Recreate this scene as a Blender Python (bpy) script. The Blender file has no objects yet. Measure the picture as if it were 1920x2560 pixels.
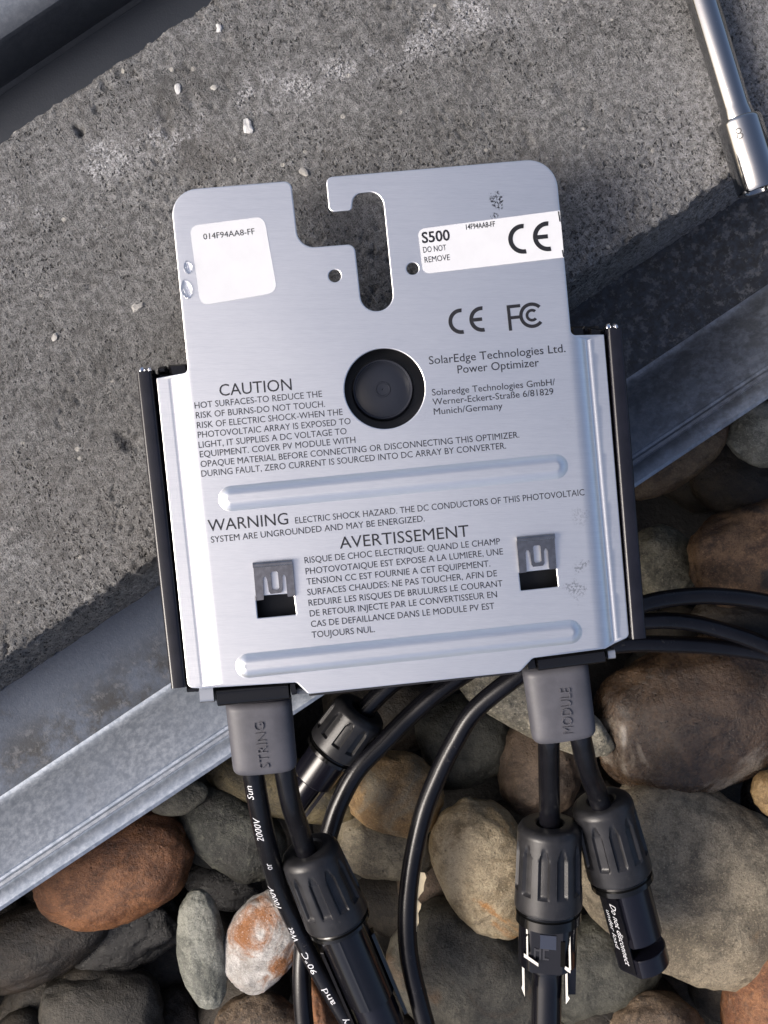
import bpy, bmesh, math, random
import numpy as np
from mathutils import Vector, Matrix
from mathutils.geometry import delaunay_2d_cdt, tessellate_polygon

sc = bpy.context.scene
MM = 0.001
# ------------------------------------------------------------------ camera, sky, sun
CAM_Z = 390.0                      # mm above the top of the concrete slab
FPX = 3000.0                       # focal length in photograph pixels
cam = bpy.data.cameras.new("camera")
cam.sensor_fit = 'VERTICAL'
cam.angle_y = 2 * math.atan(1280 / FPX)
cam.clip_start = 0.01
cam.clip_end = 200
camo = bpy.data.objects.new("camera", cam)
camo.location = (0, 0, CAM_Z * MM)
sc.collection.objects.link(camo)
sc.camera = camo

SUN_EL, SUN_AZ = math.radians(40), math.radians(255)
world = bpy.data.worlds.new("World")
sc.world = world
world.use_nodes = True
wn = world.node_tree
sky = wn.nodes.new('ShaderNodeTexSky')
sky.sky_type = 'NISHITA'
sky.sun_disc = False
sky.sun_elevation = SUN_EL
sky.sun_rotation = SUN_AZ
sky.air_density = 0.65
sky.dust_density = 6.0
sky.ozone_density = 1.0
wn.links.new(sky.outputs[0], wn.nodes['Background'].inputs[0])
wn.nodes['Background'].inputs[1].default_value = 0.125

sl = bpy.data.lights.new("sun", 'SUN')
sl.energy = 1.5
sl.angle = math.radians(24)
sl.color = (1.0, 0.95, 0.88)
slo = bpy.data.objects.new("sun", sl)
sd = Vector((math.sin(SUN_AZ) * math.cos(SUN_EL), math.cos(SUN_AZ) * math.cos(SUN_EL), math.sin(SUN_EL)))
slo.rotation_euler = sd.to_track_quat('Z', 'Y').to_euler()
slo.location = sd * 2
sc.collection.objects.link(slo)

sc.view_settings.view_transform = 'Standard'
sc.view_settings.look = 'None'
sc.view_settings.exposure = 0.75
sc.view_settings.gamma = 1
sc.render.film_transparent = False
sc.cycles.max_bounces = 8

# ------------------------------------------------------------------ helpers
random.seed(7)
WPOS = {}

def S(z):                          # mm per photograph pixel at height z
    return (CAM_Z - z) / FPX

def P(px, py, z):                  # photograph pixel at height z (mm) -> world mm
    s = S(z)
    return np.array([(px - 960) * s, (1280 - py) * s, z])

def hash3(ix, iy, iz, seed):
    h = (ix.astype(np.int64) * 374761393 + iy.astype(np.int64) * 668265263 + iz.astype(np.int64) * 2147483647 + seed * 1274126177) & 0xffffffff
    h = ((h ^ (h >> 13)) * 1274126177) & 0xffffffff
    h = ((h ^ (h >> 16)) * 2246822519) & 0xffffffff
    h = h ^ (h >> 15)
    return (h & 0xffff) / 65535.0

def vnoise(x, y, z, seed=0):
    x, y, z = np.broadcast_arrays(np.asarray(x, float), np.asarray(y, float), np.asarray(z, float))
    ix, iy, iz = np.floor(x), np.floor(y), np.floor(z)
    fx, fy, fz = x - ix, y - iy, z - iz
    f = lambda t: t * t * t * (t * (6 * t - 15) + 10)
    ux, uy, uz = f(fx), f(fy), f(fz)
    r = 0
    for dx in (0, 1):
        for dy in (0, 1):
            for dz in (0, 1):
                w = (ux if dx else 1 - ux) * (uy if dy else 1 - uy) * (uz if dz else 1 - uz)
                r = r + w * hash3(ix + dx, iy + dy, iz + dz, seed)
    return r * 2 - 1

def fbm(x, y, z, seed=0, octv=4, gain=0.5):
    r, a, f = 0, 1.0, 1.0
    for o in range(octv):
        r = r + a * vnoise(x * f + o * 7.3, y * f + o * 3.1, z * f + o * 5.7, seed + o)
        a *= gain
        f *= 2.03
    return r

def mk(name, v, faces, mat, parent=None, smooth=True, origin=None, label=None, cat=None, group=None, kind=None, rotz=0.0, normals=None):
    """v: world mm coordinates (N,3). With rotz the v are local mm around the origin."""
    v = np.asarray(v, float)
    if rotz:
        o_w = np.zeros(3) if origin is None else np.asarray(origin, float)
        loc = v
    else:
        o_w = (v.min(0) + v.max(0)) / 2 if origin is None else np.asarray(origin, float)
        loc = v - o_w
    me = bpy.data.meshes.new(name)
    me.from_pydata((loc * MM).tolist(), [], faces)
    me.update()
    if smooth:
        me.polygons.foreach_set('use_smooth', np.ones(len(me.polygons), dtype=bool))
    if normals is not None:
        me.normals_split_custom_set_from_vertices(normals.tolist())
    if mat:
        me.materials.append(mat)
    o = bpy.data.objects.new(name, me)
    sc.collection.objects.link(o)
    pw = np.zeros(3)
    if parent is not None:
        o.parent = parent
        pw = WPOS[parent.name]
    o.location = (o_w - pw) * MM
    o.rotation_euler = (0, 0, rotz)
    WPOS[o.name] = o_w
    tag(o, label, cat, group, kind)
    return o

def tag(o, label=None, cat=None, group=None, kind=None):
    if label: o['label'] = label
    if cat: o['category'] = cat
    if group: o['group'] = group
    if kind: o['kind'] = kind

def thing(name, at, label, cat, group=None):
    o = bpy.data.objects.new(name, None)
    o.empty_display_size = 0.01
    sc.collection.objects.link(o)
    o.location = np.asarray(at) * MM
    WPOS[o.name] = np.asarray(at, float)
    tag(o, label, cat, group)
    return o

def sharp(o, ang=35):
    me = o.data
    me.set_sharp_from_angle(angle=math.radians(ang))

def grid_faces(nu, nv, closed_v=False):
    f = []
    for i in range(nu - 1):
        for j in range(nv - (0 if closed_v else 1)):
            k = (j + 1) % nv
            f.append((i * nv + j, i * nv + k, (i + 1) * nv + k, (i + 1) * nv + j))
    return f

def catmull(pts, step=2.0):
    pts = [np.asarray(p, float) for p in pts]
    pts = [2 * pts[0] - pts[1]] + pts + [2 * pts[-1] - pts[-2]]
    out = []
    for i in range(1, len(pts) - 2):
        p0, p1, p2, p3 = pts[i - 1:i + 3]
        n = max(2, int(np.linalg.norm(p2 - p1) / step))
        for k in range(n):
            t = k / n
            out.append(0.5 * ((2 * p1) + (-p0 + p2) * t + (2 * p0 - 5 * p1 + 4 * p2 - p3) * t * t + (-p0 + 3 * p1 - 3 * p2 + p3) * t ** 3))
    out.append(pts[-2])
    return np.array(out)

def frames(path):
    """tangent, side (horizontal, to the right of travel seen from above), up"""
    T = np.gradient(path, axis=0)
    T /= np.linalg.norm(T, axis=1)[:, None]
    Z = np.array([0, 0, 1.0])
    R = np.cross(T, Z)
    R /= np.linalg.norm(R, axis=1)[:, None] + 1e-9
    U = np.cross(R, T)
    return T, R, U

def sweep(path, prof):
    """prof: (M,2) offsets (side, up); closed tube with end caps"""
    T, R, U = frames(path)
    prof = np.asarray(prof)
    n, m = len(path), len(prof)
    v = (path[:, None, :] + R[:, None, :] * prof[None, :, 0:1] + U[:, None, :] * prof[None, :, 1:2]).reshape(-1, 3)
    f = grid_faces(n, m, True)
    f.append(tuple(range(m)))
    f.append(tuple(range((n - 1) * m, n * m))[::-1])
    return v, f

def circle(r, n=20):
    a = np.arange(n) * 2 * math.pi / n
    return np.stack([np.sin(a) * r, np.cos(a) * r], 1)

def rounded_rect(w, h, r, n=4):
    pts = []
    for cx, cy, a0 in ((w / 2 - r, h / 2 - r, 0), (-w / 2 + r, h / 2 - r, 90), (-w / 2 + r, -h / 2 + r, 180), (w / 2 - r, -h / 2 + r, 270)):
        for k in range(n + 1):
            a = math.radians(a0 + 90 * k / n)
            pts.append((cx + r * math.cos(a), cy + r * math.sin(a)))
    return np.array(pts)

def rounded_poly(pts, n=8):
    """list of (x, y, r): polygon with filleted corners"""
    out = []
    N = len(pts)
    for i in range(N):
        p = np.array(pts[i][:2], float)
        r = pts[i][2]
        a = np.array(pts[i - 1][:2], float) - p
        b = np.array(pts[(i + 1) % N][:2], float) - p
        la, lb = np.linalg.norm(a), np.linalg.norm(b)
        a /= la
        b /= lb
        ang = math.acos(max(-1, min(1, float(a @ b))))
        if r <= 0.01 or ang > math.pi - 0.02:
            out.append(p)
            continue
        d = min(r / math.tan(ang / 2), la * 0.499, lb * 0.499)
        r = d * math.tan(ang / 2)
        c = p + (a + b) / np.linalg.norm(a + b) * (r / math.sin(ang / 2))
        a0 = math.atan2(*(p + a * d - c)[::-1])
        a1 = math.atan2(*(p + b * d - c)[::-1])
        da = (a1 - a0 + math.pi) % (2 * math.pi) - math.pi
        for k in range(n + 1):
            t = a0 + da * k / n
            out.append(c + r * np.array([math.cos(t), math.sin(t)]))
    return np.array(out)

def axis_basis(ax):
    ax = np.asarray(ax, float)
    ax = ax / np.linalg.norm(ax)
    side = np.cross(ax, [0, 0, 1.0])
    side /= np.linalg.norm(side)
    up = np.cross(side, ax)
    return ax, side, up

def lathe(origin, ax, prof, n=48, rfun=None):
    """prof list of (s, r) along the axis; rfun(s, theta, r) -> r"""
    ax, side, up = axis_basis(ax)
    th = np.arange(n) * 2 * math.pi / n
    v = []
    for s, r in prof:
        rr = np.full(n, float(r))
        if rfun is not None:
            rr = rfun(s, th, rr)
        v.append(np.asarray(origin) + ax * s + side[None] * (rr * np.sin(th))[:, None] + up[None] * (rr * np.cos(th))[:, None])
    v = np.concatenate(v)
    f = grid_faces(len(prof), n, True)
    f.append(tuple(range(n)))
    f.append(tuple(range((len(prof) - 1) * n, len(prof) * n))[::-1])
    return v, f

def extrude_axis(origin, ax, poly, s0, s1, bev=0.4):
    """poly (M,2) in (side, up), extruded along the axis with small end bevels"""
    ax, side, up = axis_basis(ax)
    poly = np.asarray(poly, float)
    c = poly.mean(0)
    q = c + (poly - c) * (1 - bev / np.abs(poly - c).max())
    v = []
    for s, pp in ((s0, q), (s0 + bev, poly), (s1 - bev, poly), (s1, q)):
        v.append(np.asarray(origin) + ax * s + side[None] * pp[:, :1] + up[None] * pp[:, 1:2])
    m = len(poly)
    f = grid_faces(4, m, True)
    f.append(tuple(range(m)))
    f.append(tuple(range(3 * m, 4 * m))[::-1])
    return np.concatenate(v), f

def prism(pts_px, z0, z1, bev=0.0):
    """polygon in photograph pixels at height z1, vertical prism from z0 to z1 (mm)"""
    top = np.array([P(x, y, z1) for x, y in pts_px])
    m = len(top)
    rings = []
    lo = top.copy(); lo[:, 2] = z0
    rings.append(lo)
    if bev > 0:
        c = top.mean(0)
        a = top.copy(); a[:, 2] = z1 - bev
        rings.append(a)
        d = top - c
        L = np.linalg.norm(d, axis=1)[:, None]
        b = top - d / L * bev
        rings.append(b)
    else:
        rings.append(top)
    f = grid_faces(len(rings), m, True)
    f.append(tuple(range(m)))
    f.append(tuple(range((len(rings) - 1) * m, len(rings) * m))[::-1])
    return np.concatenate(rings), f

# ------------------------------------------------------------------ materials
class NB:
    def __init__(s, name):
        s.m = bpy.data.materials.new(name)
        s.m.use_nodes = True
        s.nt = s.m.node_tree
        s.b = s.nt.nodes['Principled BSDF']
        s.tc = s.nt.nodes.new('ShaderNodeTexCoord')
    def n(s, t, **kw):
        nd = s.nt.nodes.new(t)
        for k, v in kw.items():
            setattr(nd, k, v)
        return nd
    def link(s, a, b):
        s.nt.links.new(a, b)
    def val(s, sock, v):
        if isinstance(v, (int, float)):
            sock.default_value = v
        elif isinstance(v, tuple):
            sock.default_value = (*v, 1.0) if len(v) == 3 and len(sock.default_value) == 4 else v
        else:
            s.link(v, sock)
    def mapping(s, scale=(1, 1, 1), rot=(0, 0, 0), loc=(0, 0, 0)):
        mp = s.n('ShaderNodeMapping')
        s.link(s.tc.outputs['Object'], mp.inputs[0])
        mp.inputs['Scale'].default_value = scale
        mp.inputs['Rotation'].default_value = rot
        mp.inputs['Location'].default_value = loc
        return mp.outputs[0]
    def noise(s, scale, detail=4, rough=0.55, vec=None, dist=0.0):
        nd = s.n('ShaderNodeTexNoise')
        s.link(vec if vec is not None else s.tc.outputs['Object'], nd.inputs['Vector'])
        nd.inputs['Scale'].default_value = scale
        nd.inputs['Detail'].default_value = detail
        nd.inputs['Roughness'].default_value = rough
        nd.inputs['Distortion'].default_value = dist
        return nd.outputs['Fac']
    def voro(s, scale, vec=None, feature='F1'):
        nd = s.n('ShaderNodeTexVoronoi', feature=feature)
        s.link(vec if vec is not None else s.tc.outputs['Object'], nd.inputs['Vector'])
        nd.inputs['Scale'].default_value = scale
        return nd.outputs['Distance']
    def ramp(s, fac, stops):
        nd = s.n('ShaderNodeValToRGB')
        el = nd.color_ramp.elements
        while len(el) < len(stops):
            el.new(0.5)
        for e, (p, c) in zip(el, stops):
            e.position = p
            e.color = (*c, 1) if isinstance(c, tuple) else (c, c, c, 1)
        s.link(fac, nd.inputs[0])
        return nd.outputs[0]
    def mix(s, fac, a, b, mode='MIX'):
        nd = s.n('ShaderNodeMix', data_type='RGBA', blend_type=mode)
        s.val(nd.inputs[0], fac)
        s.val(nd.inputs[6], a)
        s.val(nd.inputs[7], b)
        return nd.outputs[2]
    def math(s, op, a, b=0.0, c=0.0):
        nd = s.n('ShaderNodeMath', operation=op)
        s.val(nd.inputs[0], a)
        s.val(nd.inputs[1], b)
        if op in ('MULTIPLY_ADD', 'SMOOTH_MIN'):
            s.val(nd.inputs[2], c)
        return nd.outputs[0]
    def smooth(s, x, lo, hi):
        nd = s.n('ShaderNodeMapRange', interpolation_type='SMOOTHSTEP')
        s.val(nd.inputs[0], x)
        nd.inputs[1].default_value = lo
        nd.inputs[2].default_value = hi
        return nd.outputs[0]
    def xyz(s):
        nd = s.n('ShaderNodeSeparateXYZ')
        s.link(s.tc.outputs['Object'], nd.inputs[0])
        return nd.outputs
    def bump(s, h, dist, strength=1.0):
        nd = s.n('ShaderNodeBump')
        s.link(h, nd.inputs['Height'])
        nd.inputs['Distance'].default_value = dist
        nd.inputs['Strength'].default_value = strength
        s.link(nd.outputs[0], s.b.inputs['Normal'])
    def set(s, **kw):
        for k, v in kw.items():
            s.val(s.b.inputs[k.replace('_', ' ')], v)
        return s.m

def plain(name, col, rough=0.5, metal=0.0, spec=0.5, grain=0.0, gscale=3000, coat=0.0, var=0.0, dust=0.0):
    b = NB(name)
    b.set(Base_Color=col, Roughness=rough, Metallic=metal)
    b.b.inputs['Specular IOR Level'].default_value = spec
    b.b.inputs['Coat Weight'].default_value = coat
    b.b.inputs['Coat Roughness'].default_value = 0.08
    if grain:
        b.bump(b.noise(gscale, 3), grain * MM)
    if var:
        nz = b.noise(140, 5, 0.65)
        d = tuple(c * (1 - var) for c in col)
        l = tuple(min(1, c * (1 + var)) for c in col)
        cc = b.mix(b.smooth(nz, 0.35, 0.65), d, l)
        if dust:
            du = b.math('MULTIPLY', b.smooth(b.noise(420, 8, 0.8), 0.55, 0.72), b.smooth(b.noise(60, 3), 0.42, 0.65))
            cc = b.mix(b.math('MULTIPLY', du, dust), cc, (0.16, 0.15, 0.135))
        b.set(Base_Color=cc, Roughness=b.math('MULTIPLY_ADD', nz, 0.3 * var, rough - 0.15 * var))
    return b.m

# ------------------------------------------------------------------ ground, slab and tray
EA = math.atan(0.667)                                   # direction of the slab's long edges
ev = np.array([math.cos(EA), math.sin(EA)])             # along the slab
nv = np.array([math.sin(EA), -math.cos(EA)])            # across it, to the lower right

def pq(px, py, z=0.0):
    w = P(px, py, z)[:2]
    return float(w @ ev), float(w @ nv)

def ground_mat():
    b = NB("dark_roof_felt")
    c = b.mix(b.noise(60, 6), (0.012, 0.012, 0.012), (0.03, 0.028, 0.026))
    b.bump(b.noise(400, 4), 1.0 * MM)
    return b.set(Base_Color=c, Roughness=0.9)

gz = -124.0
mk("roof_ground", [(-4000, -4000, gz), (4000, -4000, gz), (4000, 4000, gz), (-4000, 4000, gz)], [(0, 1, 2, 3)], ground_mat(), kind="structure", label=None)

def concrete_mat():
    b = NB("weathered_concrete")
    x, y, z = b.xyz()
    fine = b.noise(1900, 3, 0.75)
    mid = b.noise(380, 6, 0.78)
    big = b.noise(13, 7, 0.68)
    stri = b.noise(1, 4, 0.7, b.mapping((1500, 120, 900), (0, 0, 0.06)))
    c = b.mix(b.smooth(big, 0.3, 0.7), (0.165, 0.165, 0.165), (0.305, 0.305, 0.305))
    c = b.mix(b.smooth(mid, 0.36, 0.66), b.mix(0.62, c, (0.04, 0.039, 0.037)), b.mix(0.4, c, (0.44, 0.44, 0.435)))
    c = b.mix(b.math('MULTIPLY', b.smooth(stri, 0.54, 0.66), 0.38), c, (0.46, 0.455, 0.445))
    c = b.mix(b.math('MULTIPLY', b.smooth(stri, 0.42, 0.32), 0.4), c, (0.06, 0.06, 0.058))
    c = b.mix(b.math('MULTIPLY', b.smooth(fine, 0.52, 0.62), 0.8), c, (0.028, 0.027, 0.026))
    c = b.mix(b.math('MULTIPLY', b.smooth(b.noise(1300, 2, 0.6), 0.62, 0.72), 0.5), c, (0.5, 0.49, 0.47))
    wv_ = b.n('ShaderNodeVectorMath', operation='ADD')
    nz_ = b.n('ShaderNodeTexNoise'); nz_.inputs['Scale'].default_value = 700
    b.link(b.tc.outputs['Object'], nz_.inputs['Vector'])
    sc_ = b.n('ShaderNodeVectorMath', operation='SCALE'); b.link(nz_.outputs['Color'], sc_.inputs[0]); sc_.inputs['Scale'].default_value = 0.0022
    b.link(b.tc.outputs['Object'], wv_.inputs[0]); b.link(sc_.outputs[0], wv_.inputs[1])
    pv = b.voro(620, wv_.outputs[0])
    pm_ = b.smooth(b.noise(48, 6, 0.75), 0.43, 0.6)
    nearq = b.math('SUBTRACT', 1.0, b.smooth(y, 0.03, 0.062))
    pm_ = b.math('MINIMUM', 1.0, b.math('ADD', pm_, b.math('MULTIPLY', nearq, 0.85)))
    pit = b.math('MULTIPLY', b.math('SUBTRACT', 1.0, b.smooth(pv, 0.12, 0.36)), pm_)
    c = b.mix(b.math('MULTIPLY', pit, 0.88), c, (0.03, 0.029, 0.027))
    # embedded sand grains and brownish spots
    sp = b.voro(150)
    c = b.mix(b.math('MULTIPLY', b.smooth(b.math('SUBTRACT', 0.14, sp), 0.0, 0.05), b.smooth(b.noise(95, 2), 0.5, 0.6)), c, (0.5, 0.48, 0.44))
    br = b.smooth(b.noise(11, 3), 0.5, 0.68)
    c = b.mix(b.math('MULTIPLY', br, 0.3), c, (0.11, 0.098, 0.085))
    dk = b.smooth(b.noise(30, 7, 0.72, b.mapping(loc=(3, 1, 2))), 0.52, 0.68)
    c = b.mix(b.math('MULTIPLY', dk, 0.6), c, (0.06, 0.058, 0.055))
    dk2 = b.smooth(b.noise(9, 4, 0.6, b.mapping(loc=(7, 4, 2))), 0.5, 0.62)
    c = b.mix(b.math('MULTIPLY', dk2, 0.35), c, (0.075, 0.072, 0.068))
    # pale lime bloom in a line along the slab
    wob = b.math('MULTIPLY', b.math('SUBTRACT', b.noise(18, 3), 0.5), 0.03)
    line = b.math('ABSOLUTE', b.math('SUBTRACT', b.math('ADD', b.math('MULTIPLY_ADD', x, 0.21, y), wob), 0.1425))
    band = b.math('SUBTRACT', 1.0, b.smooth(line, 0.001, 0.011))
    patch = b.smooth(b.noise(48, 6, 0.7), 0.46, 0.6)
    speck = b.smooth(b.noise(900, 5, 0.85), 0.47, 0.58)
    blo = b.math('MULTIPLY', b.math('MULTIPLY', band, patch), speck)
    c = b.mix(b.math('MULTIPLY', blo, 0.9), c, (0.62, 0.62, 0.64))
    # paler dry area towards the right-hand edge
    right = b.math('MULTIPLY', b.smooth(x, 0.10, 0.17), b.math('SUBTRACT', 1.0, b.smooth(y, 0.04, 0.085)))
    c = b.mix(b.math('MULTIPLY', b.math('MULTIPLY', right, b.smooth(b.noise(600, 4, 0.75), 0.42, 0.6)), 0.55), c, (0.44, 0.44, 0.46))
    h = b.math('ADD', b.math('MULTIPLY', fine, -0.8), b.math('ADD', b.math('MULTIPLY', stri, 0.4), b.math('MULTIPLY_ADD', mid, 1.0, b.math('MULTIPLY', pit, -1.2))))
    b.bump(h, 1.1 * MM, 1.0)
    b.b.inputs['Specular IOR Level'].default_value = 0.35
    return b.set(Base_Color=c, Roughness=0.85)

CONC = concrete_mat()
QA, QB, HS = -170.0, -28.3, 45.0
prof = []
for k in range(22):
    prof.append((QA - 1.5 + 1.5 * k / 22, -HS + (HS - 2.0) * k / 22))
nt_ = 200
RR = 1.8
for k in range(5):
    a = math.pi - k / 5 * math.pi / 2
    prof.append((QA + RR + RR * math.cos(a), -RR + RR * math.sin(a)))
for k in range(nt_ + 1):
    prof.append((QA + RR + (QB - QA - 2 * RR) * k / nt_, 0.0))
for k in range(1, 6):
    a = math.pi / 2 - k / 5 * math.pi / 2
    prof.append((QB - RR + RR * math.cos(a), -RR + RR * math.sin(a)))
for k in range(1, 27):
    prof.append((QB + 5.2 * k / 26, -2.0 - (HS - 2.0) * k / 26))
prof = np.array(prof)
ps = np.concatenate([np.linspace(-420, -165, 30, endpoint=False), np.arange(-165, 222, 0.78), np.linspace(222, 480, 30)])
PQp, PQq = np.meshgrid(ps, prof[:, 0], indexing='ij')
PZ = np.broadcast_to(prof[:, 1], PQp.shape).copy()
dn = np.gradient(prof, axis=0)
nrm = np.stack([-dn[:, 1], dn[:, 0]], 1)
nrm /= np.linalg.norm(nrm, axis=1)[:, None]
# make normals point outwards (up on the top)
if nrm[len(prof) // 2, 1] < 0: nrm = -nrm
edge = np.exp(-np.minimum(np.abs(PQq - QA), np.abs(PQq - QB)) / 2.5)
near = np.exp(-np.abs(PQq - QB) / 16)
pn = fbm(PQp / 5, PQq / 5, PZ / 5, 11, 4)
st = vnoise(PQp / 0.9, PQq / 7, PZ / 7, 21) * 0.5 + vnoise(PQp / 2.0, PQq / 14, PZ / 9, 22) * 0.5
rough = fbm(PQp / 2.3, PQq / 2.3, PZ / 2.3, 31, 2, 0.7)
pit = np.clip(vnoise(PQp / 1.5, PQq / 1.5, PZ / 1.5, 41) - 0.45 + 0.22 * near, 0, 1) * np.clip(fbm(PQp / 22, PQq / 22, 0 * PZ, 42, 2) + 0.25 + near * 0.6, 0, 1.4)
rightside = np.clip((PQp - 90) / 70, 0, 1)
d = 0.06 * pn + 0.05 * st * (1 - 0.7 * rightside) + 0.13 * rough * (0.5 + 1.2 * near + 0.9 * rightside) - 1.9 * pit
d = d + edge * (0.7 * fbm(PQp / 9, PQq / 3, PZ / 9, 51, 4) + 0.5 * rough - 0.35)
topm = PZ > -0.5
for px, py, r, dep in ((325, 1108, 26, 2.2), (300, 1085, 14, 1.2), (200, 330, 12, 3.0), (190, 318, 8, 1.8), (330, 195, 22, 0.9), (262, 215, 14, 1.0), (300, 182, 10, 1.0), (480, 250, 20, 0.8),
                       (410, 285, 22, 0.9), (560, 100, 18, 0.8), (1225, 235, 45, 0.5), (1410, 222, 26, 0.7), (225, 715, 14, 0.8), (420, 325, 16, 1.2), (1320, 355, 16, 0.9), (240, 275, 12, 1.2), (1480, 270, 22, .7), (1800, 330, 20, 1.6), (1815, 380, 14, 1.4)):
    pp, qq = pq(px, py)
    rr = r * 0.13 * (1 + 0.35 * vnoise(PQp / 1.5, PQq / 1.5, 0 * PZ, 61))
    g = np.clip(1 - ((PQp - pp) ** 2 + (PQq - qq) ** 2) / rr ** 2, 0, 1)
    d = d - dep * topm * g ** 0.7
PQq2 = PQq + nrm[None, :, 0] * d
PZ2 = PZ + nrm[None, :, 1] * d
v = np.stack([PQp.ravel(), -PQq2.ravel(), PZ2.ravel()], 1)
f = grid_faces(len(ps), len(prof))
n0, m0 = len(ps), len(prof)
f.append(tuple(range(m0)))
f.append(tuple(range((n0 - 1) * m0, n0 * m0))[::-1])
f = [t[::-1] for t in f]
slab = mk("concrete_slab", v, f, CONC, rotz=EA, label="grey weathered concrete slab lying in the steel tray under the metal device", cat="concrete slab")

def galv_mat(name, dirt_right):
    b = NB(name)
    x, y, z = b.xyz()
    sp = b.noise(420, 5, 0.7)
    big = b.noise(26, 5, 0.65)
    c = b.mix(b.smooth(sp, 0.35, 0.68), (0.25, 0.285, 0.34), (0.40, 0.44, 0.505))
    c = b.mix(b.smooth(big, 0.35, 0.7), c, b.mix(0.5, c, (0.22, 0.26, 0.33)))
    # dark stains: everywhere a little, in a band near the fold, and spreading on the right of the floor
    vein = b.smooth(b.noise(55, 6, 0.72, dist=0.6), 0.56, 0.7)
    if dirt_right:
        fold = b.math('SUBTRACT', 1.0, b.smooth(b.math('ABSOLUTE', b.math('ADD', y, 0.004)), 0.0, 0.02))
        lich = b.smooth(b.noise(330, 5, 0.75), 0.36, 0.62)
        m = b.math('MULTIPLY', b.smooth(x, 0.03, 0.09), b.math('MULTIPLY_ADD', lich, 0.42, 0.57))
        far_shade = b.smooth(y, 0.15, 0.168)
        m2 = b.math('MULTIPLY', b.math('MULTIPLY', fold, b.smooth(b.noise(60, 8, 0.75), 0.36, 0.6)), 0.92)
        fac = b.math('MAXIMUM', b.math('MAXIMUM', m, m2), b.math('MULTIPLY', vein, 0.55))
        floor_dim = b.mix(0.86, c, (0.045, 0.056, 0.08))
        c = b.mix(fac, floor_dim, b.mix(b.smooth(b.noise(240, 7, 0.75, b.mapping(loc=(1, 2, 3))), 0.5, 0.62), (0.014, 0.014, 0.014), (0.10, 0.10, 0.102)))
        c = b.mix(b.math('MULTIPLY', far_shade, 0.95), c, (0.016, 0.02, 0.028))  # deep shade along the far side, painted into the floor colour
        metal = b.math('SUBTRACT', 0.75, b.math('MULTIPLY', b.math('MAXIMUM', fac, far_shade), 0.7))
    else:
        far_lip_shade = b.math('MULTIPLY', b.smooth(y, 0.15, 0.168), b.math('MULTIPLY_ADD', b.smooth(y, 0.2065, 0.222), -0.45, 1.0))
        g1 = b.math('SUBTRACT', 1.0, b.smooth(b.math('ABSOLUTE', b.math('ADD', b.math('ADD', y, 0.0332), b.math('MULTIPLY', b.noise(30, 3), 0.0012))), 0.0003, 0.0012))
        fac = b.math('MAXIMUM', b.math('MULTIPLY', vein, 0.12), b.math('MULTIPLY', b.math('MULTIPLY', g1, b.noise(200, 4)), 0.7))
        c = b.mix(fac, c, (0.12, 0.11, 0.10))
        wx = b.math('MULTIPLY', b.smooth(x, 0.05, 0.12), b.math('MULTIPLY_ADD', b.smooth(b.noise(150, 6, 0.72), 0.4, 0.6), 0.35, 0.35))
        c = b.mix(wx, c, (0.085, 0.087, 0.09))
        c = b.mix(b.math('MULTIPLY', far_lip_shade, 0.93), c, b.mix(b.smooth(b.noise(60, 6, 0.7), 0.5, 0.68), (0.016, 0.02, 0.028), (0.034, 0.039, 0.05)))  # far-side shade carried on in the colour of lip wall and flange
        metal = b.math('SUBTRACT', 0.65, b.math('MULTIPLY', far_lip_shade, 0.6))
    b.bump(b.math('ADD', b.noise(1400, 3), big), 0.12 * MM, 0.5)
    b.set(Base_Color=c, Roughness=b.math('MULTIPLY_ADD', sp, 0.25, 0.34), Metallic=metal)
    return b.m

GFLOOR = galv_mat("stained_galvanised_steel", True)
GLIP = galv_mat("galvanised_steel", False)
tray = thing("steel_tray", (0, 0, -HS - 2), "long galvanised steel tray with raised lips holding the concrete slab", "metal tray")

def tray_part(name, profile, mat, seed):
    """closed profile (q, z) swept along the tray"""
    pr = np.array(profile)
    pp = np.arange(-420, 481, 6.0)
    A, Q = np.meshgrid(pp, pr[:, 0], indexing='ij')
    Z = np.broadcast_to(pr[:, 1], A.shape) + 0.35 * vnoise(A / 40, Q / 30, 0 * Q, seed)
    v = np.stack([A.ravel(), -Q.ravel(), Z.ravel()], 1)
    f = grid_faces(len(pp), len(pr), True)
    m = len(pr)
    f.append(tuple(range(m)))
    f.append(tuple(range((len(pp) - 1) * m, len(pp) * m))[::-1])
    f = [t[::-1] for t in f]
    o = mk(name, v, f, mat, tray, rotz=EA, origin=(0, 0, 0))
    sharp(o, 30)
    return o

ZF = -HS - 0.6
def sheet(top, t=1.4):
    top = np.array(top, float)
    return list(map(tuple, top)) + [(q, z - t) for q, z in top[::-1]]
fl = [(-203, ZF)] + [(-190 + 2 * k, ZF) for k in range(0, 99)] + [(8.5, ZF)]
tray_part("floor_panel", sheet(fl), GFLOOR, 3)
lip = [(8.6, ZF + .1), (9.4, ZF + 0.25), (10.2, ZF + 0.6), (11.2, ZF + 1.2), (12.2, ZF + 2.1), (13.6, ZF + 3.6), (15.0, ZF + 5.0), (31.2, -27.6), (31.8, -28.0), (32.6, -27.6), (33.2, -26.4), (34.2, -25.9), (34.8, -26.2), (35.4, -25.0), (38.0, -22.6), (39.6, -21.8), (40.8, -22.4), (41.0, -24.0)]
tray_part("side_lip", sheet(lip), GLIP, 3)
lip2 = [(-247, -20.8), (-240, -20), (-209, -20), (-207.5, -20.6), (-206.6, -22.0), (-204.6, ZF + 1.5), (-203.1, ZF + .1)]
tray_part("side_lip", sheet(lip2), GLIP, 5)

# ------------------------------------------------------------------ pebbles
def warm(c, k=0.56):
    if c is None: return None
    return (c[0] * k * 1.04, c[1] * k * 0.98, c[2] * k * 0.84)

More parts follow.
